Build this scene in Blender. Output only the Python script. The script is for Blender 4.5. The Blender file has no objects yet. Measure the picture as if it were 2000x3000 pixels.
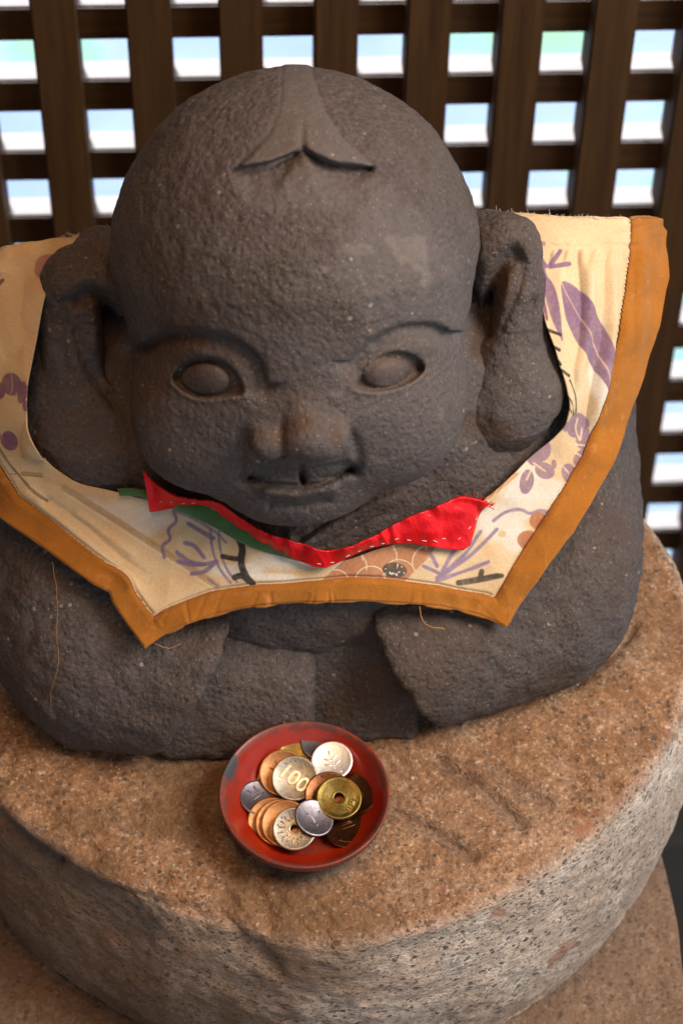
import bpy, bmesh, math, random
import numpy as np
from mathutils import Vector, Matrix

scene = bpy.context.scene
COL = scene.collection
random.seed(4)
rng = np.random.default_rng(7)

# ------------------------------------------------------------------ camera
K = 2000 / 1568.0                       # photo notes were taken on a 1568 px wide view
FPX = 6900.0
TH = math.radians(49); ROLL = math.radians(1.1)
Fw = np.array([0, math.cos(TH), -math.sin(TH)]); U0 = np.array([0, math.sin(TH), math.cos(TH)]); R0 = np.array([1., 0, 0])
Rr = R0 * math.cos(ROLL) + U0 * math.sin(ROLL)
Uu = U0 * math.cos(ROLL) - R0 * math.sin(ROLL)
CAM = np.array([0.0151434, -0.64124218, 0.96184136])
cd = bpy.data.cameras.new('camera'); cam = bpy.data.objects.new('camera', cd); COL.objects.link(cam)
cd.sensor_fit = 'VERTICAL'; cd.sensor_height = 36.0; cd.lens = FPX / 3000 * 36.0
cd.clip_start = 0.05; cd.clip_end = 200
M = Matrix((( Rr[0], Uu[0], -Fw[0], CAM[0]), (Rr[1], Uu[1], -Fw[1], CAM[1]), (Rr[2], Uu[2], -Fw[2], CAM[2]), (0, 0, 0, 1)))
cam.matrix_world = M
cd.dof.use_dof = True; cd.dof.focus_distance = 1.10; cd.dof.aperture_fstop = 9.5
scene.camera = cam

# ------------------------------------------------------------------ light
w = bpy.data.worlds.new("World"); scene.world = w; w.use_nodes = True
nt = w.node_tree; bg = nt.nodes['Background']
sky = nt.nodes.new('ShaderNodeTexSky'); sky.sky_type = 'NISHITA'; sky.sun_disc = False
SUN_EL, SUN_AZ = math.radians(58), math.radians(-20)      # azimuth from +Y (behind the lattice), towards +X
sky.sun_elevation = SUN_EL; sky.sun_rotation = SUN_AZ; sky.dust_density = 3.0; sky.ozone_density = 0.6
hs = nt.nodes.new('ShaderNodeHueSaturation'); hs.inputs['Saturation'].default_value = 0.4     # thin white cloud all over
nt.links.new(sky.outputs[0], hs.inputs['Color']); nt.links.new(hs.outputs[0], bg.inputs[0]); bg.inputs[1].default_value = 0.068
sd = bpy.data.lights.new('sun', 'SUN'); so = bpy.data.objects.new('sun', sd); COL.objects.link(so)
sd.energy = 4.2; sd.angle = math.radians(8); sd.color = (1, .96, .9)
sdir = Vector((math.sin(SUN_AZ) * math.cos(SUN_EL), math.cos(SUN_AZ) * math.cos(SUN_EL), math.sin(SUN_EL)))
so.rotation_euler = sdir.to_track_quat('Z', 'Y').to_euler(); so.location = (0, 3, 4)
scene.view_settings.view_transform = 'Standard'; scene.view_settings.look = 'None'
scene.view_settings.exposure = 1.38; scene.view_settings.gamma = 1
scene.cycles.max_bounces = 6
scene.cycles.diffuse_bounces = 4
scene.cycles.use_denoising = True

def lamp(name, loc, target, size, power, color, size_y=None):
    ld = bpy.data.lights.new(name, 'AREA'); ld.energy = power; ld.color = color; ld.size = size
    if size_y: ld.shape = 'RECTANGLE'; ld.size_y = size_y
    lo = bpy.data.objects.new(name, ld); COL.objects.link(lo); lo.location = loc
    lo.rotation_euler = (Vector(loc) - Vector(target)).to_track_quat('Z', 'Y').to_euler()
    return lo
# daylight falling in under the open right-hand eave, and the shrine's own warm lamp in front on the left
lamp('eave_daylight', (.92, -.12, 1.15), (0, .1, .1), .62, 10.5, (1.0, .95, .90), .62)
lamp('warm_lamp', (-.12, -.12, 1.7), (0, .1, .1), .60, 3.6, (1.0, .58, .27))

# ------------------------------------------------------------------ helpers
def rays(px, py):
    px = np.asarray(px, float) * K; py = np.asarray(py, float) * K
    r = Fw + ((px - 1000) / FPX)[..., None] * Rr - ((py - 1500) / FPX)[..., None] * Uu
    return r
def onz(x, y, z): r = rays(x, y); return CAM + ((z - CAM[2]) / r[..., 2])[..., None] * r
def ony(x, y, yy): r = rays(x, y); return CAM + ((yy - CAM[1]) / r[..., 1])[..., None] * r
def proj(P):
    v = P - CAM; z = v @ Fw
    return (1000 + FPX * (v @ Rr) / z) / K, (1500 - FPX * (v @ Uu) / z) / K

def tag(o, label=None, cat=None, group=None, kind=None):
    if label: o['label'] = label
    if cat: o['category'] = cat
    if group: o['group'] = group
    if kind: o['kind'] = kind
    return o
def link(name, me, mat=None, parent=None, smooth=True):
    o = bpy.data.objects.new(name, me); COL.objects.link(o)
    if mat:
        me.materials.clear(); me.materials.append(mat)
    if parent:
        o.parent = parent
        o.matrix_parent_inverse = parent.matrix_basis.inverted()
    if smooth and len(me.polygons): me.polygons.foreach_set('use_smooth', np.ones(len(me.polygons), bool))
    return o
def npmesh(name, V, Q):
    me = bpy.data.meshes.new(name)
    V = np.asarray(V, np.float32); Q = np.asarray(Q, np.int32)
    me.vertices.add(len(V)); me.vertices.foreach_set('co', V.ravel())
    k = Q.shape[1]
    me.loops.add(Q.size); me.loops.foreach_set('vertex_index', Q.ravel())
    me.polygons.add(len(Q)); me.polygons.foreach_set('loop_start', np.arange(len(Q), dtype=np.int32) * k)
    me.update(calc_edges=True); me.validate()
    return me
def grid_quads(nu, nv, wrap_u=False):
    iu = np.arange(nu if wrap_u else nu - 1); iv = np.arange(nv - 1)
    A, B = np.meshgrid(iu, iv, indexing='ij'); A2 = (A + 1) % nu
    return np.stack([A * nv + B, A2 * nv + B, A2 * nv + B + 1, A * nv + B + 1], -1).reshape(-1, 4)
def empty(name, loc, rot=(0, 0, 0)):
    o = bpy.data.objects.new(name, None); COL.objects.link(o); o.location = loc; o.rotation_euler = rot
    o.empty_display_size = .02
    return o
def attr(me, name, vals):
    vals = np.asarray(vals, np.float32)
    if vals.ndim == 1:
        a = me.attributes.new(name, 'FLOAT', 'POINT'); a.data.foreach_set('value', vals)
    else:
        a = me.attributes.new(name, 'FLOAT_COLOR', 'POINT')
        if vals.shape[1] == 3: vals = np.concatenate([vals, np.ones((len(vals), 1), np.float32)], 1)
        a.data.foreach_set('color', vals.ravel())
_h = rng.random((64, 64, 64)).astype(np.float32)
def vnoise(P, s):
    p = np.asarray(P, np.float32) * np.float32(s) + 17.3
    i = np.floor(p).astype(np.int32); f = p - i; f = f * f * (3 - 2 * f)
    i0 = i & 63; i1 = (i + 1) & 63
    fx, fy, fz = f[..., 0], f[..., 1], f[..., 2]
    def h(a, b, c): return _h[a, b, c]
    x0, x1, y0, y1, z0, z1 = i0[..., 0], i1[..., 0], i0[..., 1], i1[..., 1], i0[..., 2], i1[..., 2]
    a = h(x0, y0, z0) * (1 - fx) + h(x1, y0, z0) * fx; b = h(x0, y1, z0) * (1 - fx) + h(x1, y1, z0) * fx
    c = h(x0, y0, z1) * (1 - fx) + h(x1, y0, z1) * fx; d = h(x0, y1, z1) * (1 - fx) + h(x1, y1, z1) * fx
    return ((a * (1 - fy) + b * fy) * (1 - fz) + (c * (1 - fy) + d * fy) * fz) * 2 - 1
def sst(e0, e1, x):
    t = np.clip((x - e0) / (e1 - e0), 0, 1); return t * t * (3 - 2 * t)
def seg2(u, v, pts, closed=False):
    "distance (px) to a polyline"
    pts = list(pts)
    if closed: pts = pts + [pts[0]]
    best = np.full(u.shape, 1e9)
    for (ax, ay), (bx, by) in zip(pts[:-1], pts[1:]):
        dx, dy = bx - ax, by - ay
        t = np.clip(((u - ax) * dx + (v - ay) * dy) / (dx * dx + dy * dy + 1e-9), 0, 1)
        best = np.minimum(best, np.hypot(u - ax - t * dx, v - ay - t * dy))
    return best
def inpoly(u, v, pts):
    c = np.zeros(u.shape, bool); n = len(pts)
    for i in range(n):
        ax, ay = pts[i]; bx, by = pts[(i + 1) % n]
        m = ((ay > v) != (by > v))
        c ^= m & (u < (bx - ax) * (v - ay) / ((by - ay) if by != ay else 1e-9) + ax)
    return c
def sdpoly(u, v, pts):
    d = seg2(u, v, pts, True); return np.where(inpoly(u, v, pts), -d, d)
def chaikin(pts, n=2, closed=False):
    p = np.array(pts, float)
    for _ in range(n):
        if closed: q = np.roll(p, -1, 0)
        else: q = p[1:]; 
        a = (p if closed else p[:-1])
        r = np.empty((2 * len(a), p.shape[1])); r[0::2] = .75 * a + .25 * q; r[1::2] = .25 * a + .75 * q
        p = r if closed else np.vstack([p[:1], r, p[-1:]])
    return p
def resample(pts, n):
    p = np.array(pts, float); d = np.r_[0, np.cumsum(np.linalg.norm(np.diff(p, axis=0), axis=1))]
    t = np.linspace(0, d[-1], n)
    return np.stack([np.interp(t, d, p[:, k]) for k in range(p.shape[1])], 1)

# --- signed distance sculpting
def smin(a, b, k):
    h = np.clip(.5 + .5 * (b - a) / k, 0, 1); return b * (1 - h) + a * h - k * h * (1 - h)
def smax(a, b, k): return -smin(-a, -b, k)
def ell(P, c, r, p=2.0):
    q = np.abs((P - np.array(c)) / np.array(r)); k0 = (q ** p).sum(-1) ** (1 / p)
    g = np.linalg.norm((P - np.array(c)) / np.array(r) ** 2, axis=-1) + 1e-9
    if p == 2.0: return k0 * (k0 - 1) / g
    return (k0 - 1) * min(r)
def cone(P, a, b, ra, rb):
    a = np.array(a, float); b = np.array(b, float); ab = b - a
    t = np.clip(((P - a) @ ab) / (ab @ ab), 0, 1)
    return np.linalg.norm(P - a - t[..., None] * ab, axis=-1) - (ra + (rb - ra) * t)
def surface_nets(fn, lo, hi, h, band=None):
    lo = np.array(lo); hi = np.array(hi); n = np.ceil((hi - lo) / h).astype(int) + 1
    # coarse pass keeps only blocks that the surface crosses
    X = [lo[k] + h * np.arange(n[k]) for k in range(3)]
    s = 4
    nc = [(n[k] + s - 1) // s + 1 for k in range(3)]
    XC = [lo[k] + h * s * np.arange(nc[k]) for k in range(3)]
    GC = np.stack(np.meshgrid(*XC, indexing='ij'), -1)
    FC = fn(GC.reshape(-1, 3)).reshape(GC.shape[:3])
    near = np.abs(FC) < h * s * 2.2
    nb = np.zeros_like(near)
    for dx in (-1, 0, 1):
        for dy in (-1, 0, 1):
            for dz in (-1, 0, 1): nb |= np.roll(near, (dx, dy, dz), (0, 1, 2))
    fullm = np.repeat(np.repeat(np.repeat(nb, s, 0), s, 1), s, 2)[:n[0], :n[1], :n[2]]
    F = np.repeat(np.repeat(np.repeat(FC.astype(np.float32), s, 0), s, 1), s, 2)[:n[0], :n[1], :n[2]].copy()
    I = np.nonzero(fullm)
    P = np.stack([X[0][I[0]], X[1][I[1]], X[2][I[2]]], -1)
    out = np.empty(len(P), np.float32)
    for k in range(0, len(P), 400000): out[k:k + 400000] = fn(P[k:k + 400000])
    F[I] = out
    S = F < 0
    c = [S[a:n[0] - 1 + a, b:n[1] - 1 + b, d:n[2] - 1 + d] for a in (0, 1) for b in (0, 1) for d in (0, 1)]
    allin = np.logical_and.reduce(c); anyin = np.logical_or.reduce(c)
    cell = anyin & ~allin
    ci = np.nonzero(cell); nv = len(ci[0])
    idx = np.full(cell.shape, -1, np.int32); idx[ci] = np.arange(nv)
    acc = np.zeros((nv, 3)); cnt = np.zeros(nv)
    corners = [(a, b, d) for a in (0, 1) for b in (0, 1) for d in (0, 1)]
    for i, p in enumerate(corners):
        for q in corners[i + 1:]:
            if sum(abs(np.array(p) - np.array(q))) != 1: continue
            fa = F[ci[0] + p[0], ci[1] + p[1], ci[2] + p[2]]; fb = F[ci[0] + q[0], ci[1] + q[1], ci[2] + q[2]]
            m = (fa < 0) != (fb < 0); t = np.where(m, fa / np.where(m, fa - fb, 1), 0)
            pt = np.array(p) + t[:, None] * (np.array(q) - np.array(p))
            acc += pt * m[:, None]; cnt += m
    V = lo + h * (np.stack(ci, -1) + acc / cnt[:, None])
    Q = []
    for ax in range(3):
        b1, b2 = (ax + 1) % 3, (ax + 2) % 3
        sl0 = [slice(None)] * 3; sl1 = [slice(None)] * 3
        sl0[ax] = slice(0, n[ax] - 1); sl1[ax] = slice(1, n[ax])
        e = np.nonzero(S[tuple(sl0)] != S[tuple(sl1)])
        e = np.stack(e, -1)
        ok = (e[:, b1] > 0) & (e[:, b2] > 0) & (e[:, b1] < n[b1] - 1) & (e[:, b2] < n[b2] - 1)
        e = e[ok]; flip = S[e[:, 0], e[:, 1], e[:, 2]]
        def g(o1, o2):
            q = e.copy(); q[:, b1] -= o1; q[:, b2] -= o2; return idx[q[:, 0], q[:, 1], q[:, 2]]
        quad = np.stack([g(1, 1), g(0, 1), g(0, 0), g(1, 0)], -1)
        quad[~flip] = quad[~flip][:, ::-1]
        Q.append(quad)
    Q = np.concatenate(Q); Q = Q[(Q >= 0).all(1)]
    return V, Q

# ------------------------------------------------------------------ materials
class NT:
    def __init__(s, name):
        s.m = bpy.data.materials.new(name); s.m.use_nodes = True; s.t = s.m.node_tree
        s.b = s.t.nodes['Principled BSDF']; s.tc = s.n('ShaderNodeTexCoord')
    def n(s, typ, **kw):
        x = s.t.nodes.new(typ)
        for k, v in kw.items(): setattr(x, k, v)
        return x
    def l(s, a, b): s.t.links.new(a, b)
    def noise(s, scale, detail=4, rough=.55, vec=None, dist=0):
        x = s.n('ShaderNodeTexNoise'); x.inputs['Scale'].default_value = scale; x.inputs['Detail'].default_value = detail
        x.inputs['Roughness'].default_value = rough; x.inputs['Distortion'].default_value = dist
        s.l(vec or s.tc.outputs['Object'], x.inputs['Vector']); return x.outputs['Fac']
    def vor(s, scale, vec=None, feature='F1', rand=1, out='Distance'):
        x = s.n('ShaderNodeTexVoronoi'); x.feature = feature; x.inputs['Scale'].default_value = scale
        x.inputs['Randomness'].default_value = rand
        s.l(vec or s.tc.outputs['Object'], x.inputs['Vector']); return x.outputs[out]
    def mapping(s, scale=(1, 1, 1), rot=(0, 0, 0), src=None):
        x = s.n('ShaderNodeMapping'); x.inputs['Scale'].default_value = scale; x.inputs['Rotation'].default_value = rot
        s.l(src or s.tc.outputs['Object'], x.inputs['Vector']); return x.outputs[0]
    def ramp(s, src, stops):
        x = s.n('ShaderNodeValToRGB'); s.l(src, x.inputs[0]); e = x.color_ramp.elements
        while len(e) < len(stops): e.new(.5)
        for el, (p, c) in zip(e, stops):
            el.position = p; el.color = (*c, 1) if isinstance(c, tuple) else (c, c, c, 1)
        return x.outputs[0]
    def mix(s, fac, a, b, mode='MIX'):
        x = s.n('ShaderNodeMix', data_type='RGBA', blend_type=mode)
        for sock, v in ((x.inputs[0], fac), (x.inputs[6], a), (x.inputs[7], b)):
            if isinstance(v, tuple): sock.default_value = (*v, 1)
            elif isinstance(v, (int, float)): sock.default_value = v
            else: s.l(v, sock)
        return x.outputs[2]
    def math(s, op, a, b=None, clamp=False):
        x = s.n('ShaderNodeMath', operation=op, use_clamp=clamp)
        for sock, v in ((x.inputs[0], a), (x.inputs[1], b)):
            if v is None: continue
            if isinstance(v, (int, float)): sock.default_value = v
            else: s.l(v, sock)
        return x.outputs[0]
    def attr(s, name, out='Fac'):
        x = s.n('ShaderNodeAttribute'); x.attribute_name = name; return x.outputs[out]
    def bump(s, h, strength, dist, prev=None):
        x = s.n('ShaderNodeBump'); x.inputs['Strength'].default_value = strength; x.inputs['Distance'].default_value = dist
        s.l(h, x.inputs['Height'])
        if prev is not None: s.l(prev, x.inputs['Normal'])
        return x.outputs[0]
    def done(s, color=None, rough=.8, normal=None, metallic=0, spec=.5):
        for sock, v in (('Base Color', color), ('Roughness', rough), ('Normal', normal), ('Metallic', metallic), ('Specular IOR Level', spec)):
            if v is None: continue
            if isinstance(v, tuple): s.b.inputs[sock].default_value = (*v, 1)
            elif isinstance(v, (int, float)): s.b.inputs[sock].default_value = v
            else: s.l(v, s.b.inputs[sock])
        return s.m

def mat_statue():
    s = NT('dark_andesite')
    sm = s.attr('smoothed'); pale = s.attr('pale')
    big = s.noise(22, 4, .6); mid = s.noise(90, 4, .6); fine = s.noise(520, 3, .6)
    base = s.ramp(big, [(.3, (.066, .042, .028)), (.48, (.090, .063, .050)), (.60, (.078, .056, .050)), (.75, (.098, .060, .034))])
    base = s.mix(s.ramp(mid, [(.35, 0.0), (.7, .6)]), base, (.114, .084, .069))
    base = s.mix(s.ramp(fine, [(.38, .55), (.55, 0.0)]), base, (.040, .028, .021))
    base = s.mix(s.math('MULTIPLY', sm, .55), base, (.102, .080, .070))
    base = s.mix(s.math('MULTIPLY', pale, .62), base, (.165, .125, .10))
    base = s.mix(s.math('MULTIPLY', s.attr('brown'), .8), base, (.075, .038, .018))
    # pale crystals and dark pits
    v = s.vor(230); vr = s.vor(230, out='Color')
    sp = s.n('ShaderNodeSeparateColor'); s.l(vr, sp.inputs[0])
    crystal = s.math('MULTIPLY', s.math('LESS_THAN', v, s.math('MULTIPLY', sp.outputs[1], .28)), s.math('GREATER_THAN', sp.outputs[0], .93))
    base = s.mix(s.math('MULTIPLY', crystal, .8), base, (.27, .21, .15))
    v2 = s.vor(650); vr2 = s.vor(650, out='Color'); sp2 = s.n('ShaderNodeSeparateColor'); s.l(vr2, sp2.inputs[0])
    c2 = s.math('MULTIPLY', s.math('LESS_THAN', v2, .33), s.math('GREATER_THAN', sp2.outputs[0], .86))
    base = s.mix(s.math('MULTIPLY', c2, .40), base, (.24, .20, .17))
    h1 = s.noise(430, 5, .66); h2 = s.noise(140, 3, .5); pits = s.ramp(s.vor(300, feature='SMOOTH_F1'), [(.1, 0.0), (.45, 1.0)])
    h = s.math('ADD', s.math('MULTIPLY', h1, 1.0), s.math('ADD', s.math('MULTIPLY', h2, .35), s.math('MULTIPLY', pits, .35)))
    keep = s.math('SUBTRACT', 1.0, s.math('MULTIPLY', sm, .75))
    h = s.math('MULTIPLY', h, keep)
    n = s.bump(h, 1.0, .0017)
    n = s.bump(s.noise(1400, 2, .6), .5, .0003, n)
    return s.done(base, s.math('SUBTRACT', .82, s.math('MULTIPLY', fine, .15)), n, 0, .35)

def mat_granite(name='granite', tone=0):
    s = NT(name)
    side = s.attr('side'); rust = s.attr('rust'); grey_tone = s.attr('grey_tone')
    # stretched tool direction on the side, round grains on top
    stv = s.mapping((1, 1, 2.6), (0, .35, 0))
    top = s.ramp(s.noise(28, 5, .65), [(.30, (.19, .082, .028)), (.5, (.32, .155, .065)), (.70, (.44, .245, .125))])
    sid = s.ramp(s.noise(30, 5, .65), [(.28, (.48, .33, .23)), (.5, (.66, .50, .38)), (.72, (.74, .62, .52))])
    base = s.mix(side, top, sid)
    g = s.noise(420, 3, .65, stv)
    base = s.mix(s.ramp(g, [(.40, .65), (.53, 0.0)]), base, s.mix(side, (.20, .10, .045), (.36, .27, .20)))
    base = s.mix(s.ramp(g, [(.55, 0.0), (.72, .6)]), base, (.66, .52, .40))
    base = s.mix(s.ramp(s.noise(150, 4, .7), [(.42, .5), (.56, 0.0)]), base, s.mix(side, (.15, .070, .028), (.34, .25, .18)))
    # mica flecks: irregular, clustered, of mixed size
    wv = s.n('ShaderNodeTexNoise'); wv.inputs['Scale'].default_value = 260; wv.inputs['Detail'].default_value = 3; s.l(s.tc.outputs['Object'], wv.inputs['Vector'])
    def flecks(scale, thr, lo, hi, cl, amt, col, st):
        global _
        m = s.mapping((1, 1, st), (0, .35, 0))
        va = s.n('ShaderNodeVectorMath', operation='MULTIPLY_ADD'); s.l(wv.outputs['Color'], va.inputs[0]); va.inputs[1].default_value = (.0032,) * 3; s.l(m, va.inputs[2])
        v = s.vor(scale, va.outputs[0]); vc = s.vor(scale, va.outputs[0], out='Color')
        sp = s.n('ShaderNodeSeparateColor'); s.l(vc, sp.inputs[0])
        dens = s.ramp(s.noise(cl, 3, .6), [(.38, hi), (.62, lo)])
        f = s.math('MULTIPLY', s.math('LESS_THAN', v, s.math('MULTIPLY', s.math('ADD', sp.outputs[1], .35), thr)), s.math('GREATER_THAN', sp.outputs[0], dens))
        return f, amt, col
    for args in ((360, .50, .76, .98, 40, .88, (.040, .032, .026), 1.9), (620, .54, .62, .96, 60, .78, (.06, .045, .035), 1.7), (1100, .5, .55, .85, 70, .45, (.10, .07, .05), 1.4), (600, .42, .90, .99, 50, .45, (.78, .66, .52), 1.4)):
        f, amt, col = flecks(*args); base = s.mix(s.math('MULTIPLY', f, s.math('MULTIPLY', s.math('ADD', s.math('MULTIPLY', side, .28), .72), amt)), base, col)
    base = s.mix(s.math('MULTIPLY', rust, .6), base, (.26, .085, .03))
    base = s.mix(s.math('MULTIPLY', s.attr('brownish'), .75), base, (.125, .064, .024))
    base = s.mix(s.math('MULTIPLY', grey_tone, .9), base, (.10, .082, .072))
    if tone: base = s.mix(tone, base, (.10, .055, .032))
    h = s.math('ADD', s.noise(260, 5, .65, stv), s.math('MULTIPLY', s.noise(90, 3, .6), .8))
    n = s.bump(h, .9, .0024)
    return s.done(base, .78, n, 0, .4)

def mat_wood():
    s = NT('dark_stained_wood')
    oi = s.n('ShaderNodeObjectInfo')
    v = s.n('ShaderNodeVectorMath', operation='ADD'); s.l(s.attr('grain', 'Vector'), v.inputs[0]); s.l(oi.outputs['Random'], v.inputs[1])
    m = s.mapping((1, 1, .06), src=v.outputs[0])
    g = s.noise(180, 5, .6, m); g2 = s.noise(28, 3, .6, m)
    c = s.ramp(g, [(.3, (.036, .014, .004)), (.7, (.085, .037, .010))])
    c = s.mix(s.math('MULTIPLY', g2, .6), c, (.05, .028, .013))
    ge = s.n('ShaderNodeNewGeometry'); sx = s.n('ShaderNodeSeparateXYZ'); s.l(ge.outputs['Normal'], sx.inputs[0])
    c = s.mix(s.math('MULTIPLY', s.math('GREATER_THAN', sx.outputs[2], .6), .9), c, (.31, .31, .34))   # upward faces paler: skylight painted into the wood colour
    return s.done(c, .75, s.bump(g, .4, .0006), 0, .15)

def mat_cloth(name, color=None, vcol=None, fuzz=.0, rough=.9, sheen=.3, weave=1500):
    s = NT(name)
    c = s.attr(vcol, 'Color') if vcol else color
    mot = s.noise(60, 4, .6); fine = s.noise(900, 2, .6)
    dark = tuple(x * .72 for x in color) if color else (.62, .48, .33)
    if vcol: base = s.mix(s.ramp(mot, [(.42, .0), (.75, .35)]), c, s.mix(1.0, c, (.80, .62, .42), 'MULTIPLY'))
    else:
        base = s.mix(s.ramp(mot, [(.3, .0), (.75, .9)]), c, dark)
        base = s.mix(s.ramp(s.noise(140, 3, .6), [(.60, .0), (.72, .5)]), base, tuple(min(1, x * 1.25 + .05) for x in color))
        base = s.mix(s.ramp(s.noise(34, 3, .6), [(.58, .0), (.75, .5)]), base, tuple(x * .5 for x in color))
    base = s.mix(s.ramp(fine, [(.35, .25), (.6, 0.0)]), base, s.mix(1.0, base, (.6, .55, .5), 'MULTIPLY'))
    h = s.math('ADD', s.noise(700, 3, .6), s.noise(weave, 2, .5))
    n = s.bump(h, .5, .00035)
    s.b.inputs['Sheen Weight'].default_value = sheen
    return s.done(base, rough, n, 0, .2)

def mat_satin():
    s = NT('red_satin')
    mp = s.mapping((1, 3, 1))
    c = s.ramp(s.noise(60, 3, .6), [(.3, (.52, .001, .004)), (.7, (.80, .004, .006))])
    n = s.bump(s.noise(160, 4, .55, mp), .6, .0012)
    return s.done(c, .40, n, 0, .3)

def mat_metal(name, c1, c2, rough=.28, tarn=.5):
    s = NT(name)
    c = s.mix(s.ramp(s.noise(130, 4, .6), [(.4, 0.0), (.7, tarn)]), c1, c2)
    c = s.mix(s.ramp(s.noise(600, 3, .6), [(.5, 0.0), (.75, tarn)]), c, c2)
    n = s.bump(s.noise(500, 4, .6), .35, .0003)
    return s.done(c, s.ramp(s.noise(250, 3), [(.3, rough), (.8, rough + .18)]), n, .95, .5)

def mat_lacquer():
    s = NT('red_lacquer')
    chip = s.attr('chip')
    wear = s.attr('wear')
    c = s.ramp(s.noise(40, 3, .5), [(.3, (.24, .010, .003)), (.75, (.36, .022, .005))])
    c = s.mix(s.math('MULTIPLY', wear, s.ramp(s.noise(220, 4, .7), [(.42, 0.0), (.50, 1.0)])), c, (.045, .020, .012))
    c = s.mix(s.math('MULTIPLY', wear, .6), c, (.14, .030, .012))
    c = s.mix(chip, c, (.035, .031, .032))
    n = s.bump(s.noise(90, 3, .5), .15, .001)
    r = s.math('ADD', .26, s.math('MULTIPLY', s.math('MAXIMUM', chip, wear), .4))
    s.b.inputs['Coat Weight'].default_value = .12; s.b.inputs['Coat Roughness'].default_value = .25
    return s.done(c, r, n, 0, .5)

def mat_plain(name, c, rough=.7, **kw):
    s = NT(name)
    v = s.noise(kw.get('scale', 20), 4, .6)
    c2 = kw.get('c2', tuple(x * .7 for x in c))
    return s.done(s.mix(s.ramp(v, [(.35, 0.0), (.65, 1.0)]), c, c2), rough, s.bump(v, .3, .002))

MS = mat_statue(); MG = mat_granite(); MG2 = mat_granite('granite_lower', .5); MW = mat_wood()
M_bib = mat_cloth('printed_cotton', vcol='print', sheen=.15, color=None) if True else None
M_orange = mat_cloth('orange_cotton', (.37, .125, .012), sheen=.12); M_satin = mat_satin()
M_green = mat_cloth('green_cotton', (.055, .145, .035)); M_thread = mat_plain('white_thread', (.75, .68, .58), scale=200)
M_othread = mat_plain('orange_thread', (.42, .18, .04), scale=200)

# ------------------------------------------------------------------ lattice
def box_obj(name, w_, d_, h_, mat, parent, mtx, bev=.0012, nseg=1, wob=0.0):
    bm = bmesh.new(); bmesh.ops.create_cube(bm, size=1)
    bmesh.ops.scale(bm, vec=(w_, d_, h_), verts=bm.verts)
    bmesh.ops.bevel(bm, geom=bm.edges[:], offset=bev, segments=2, affect='EDGES')
    me = bpy.data.meshes.new(name); bm.to_mesh(me); bm.free()
    co = np.empty(len(me.vertices) * 3, np.float32); me.vertices.foreach_get('co', co); co = co.reshape(-1, 3)
    g = co if h_ >= w_ else co[:, [2, 1, 0]]
    a = me.attributes.new('grain', 'FLOAT_VECTOR', 'POINT'); a.data.foreach_set('vector', np.ascontiguousarray(g + rng.random(3) * 3).ravel().astype(np.float32))
    o = link(name, me, mat, parent, smooth=False); o.matrix_parent_inverse = Matrix(); o.matrix_basis = mtx
    return o
lat = empty('lattice_screen', (0, .45, -.55), (0, 0, math.radians(3.2)))
tag(lat, 'dark brown wooden lattice screen behind the stone statue, daylight in its square gaps', 'lattice')
PZ = .0537
for k in range(-10, 12):
    x = -.0060 + k * .0537 + .0128 + random.uniform(-.0012, .0012)
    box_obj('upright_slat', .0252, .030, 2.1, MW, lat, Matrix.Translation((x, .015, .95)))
for k in range(-11, 27):
    z = .1225 + k * .0527          # opening top = bar bottom
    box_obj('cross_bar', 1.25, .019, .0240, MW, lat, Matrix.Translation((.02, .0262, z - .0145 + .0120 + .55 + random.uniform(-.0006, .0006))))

# ------------------------------------------------------------------ shelter (roof, left wall), ground outside
def plank_box(name, lo, hi, mat, kind=None, parent=None):
    lo = Vector(lo); hi = Vector(hi); c = (lo + hi) / 2; d = hi - lo
    return box_obj(name, d.x, d.y, d.z, mat, parent, Matrix.Translation(c), bev=.003)
rt = empty('shelter_roof', (0, 0, 1.9)); tag(rt, 'brown boarded ceiling of the shelter above the statue', 'roof')
for k in range(10):
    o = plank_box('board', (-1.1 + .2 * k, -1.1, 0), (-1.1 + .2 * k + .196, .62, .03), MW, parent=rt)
wl = empty('shelter_wall', (-.75, 0, -.5)); tag(wl, 'brown boarded side wall left of the statue', 'wall')
for k in range(8):
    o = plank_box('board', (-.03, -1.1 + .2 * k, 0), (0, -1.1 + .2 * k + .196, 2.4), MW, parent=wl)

gme = npmesh('g', [(-60, -60, -.62), (60, -60, -.62), (60, 60, -.62), (-60, 60, -.62)], [(0, 1, 2, 3)])
s = NT('ground_outside')
gc = s.ramp(s.noise(4.0, 3, .6), [(.40, (.13, .20, .34)), (.54, (.16, .23, .34)), (.59, (.12, .25, .24)), (.72, (.13, .28, .14))])
gmat = s.done(gc, .8, s.bump(s.noise(30, 4), .3, .01))
tag(link('ground', gme, gmat, smooth=False), kind='structure')
fl = npmesh('f', [(-.9, -1.3, -.60), (1.0, -1.3, -.60), (1.0, .44, -.60), (-.9, .44, -.60)], [(0, 1, 2, 3)])
tag(link('floor', fl, mat_plain('dark_floor', (.012, .009, .007), scale=8), smooth=False), kind='structure')

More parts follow.
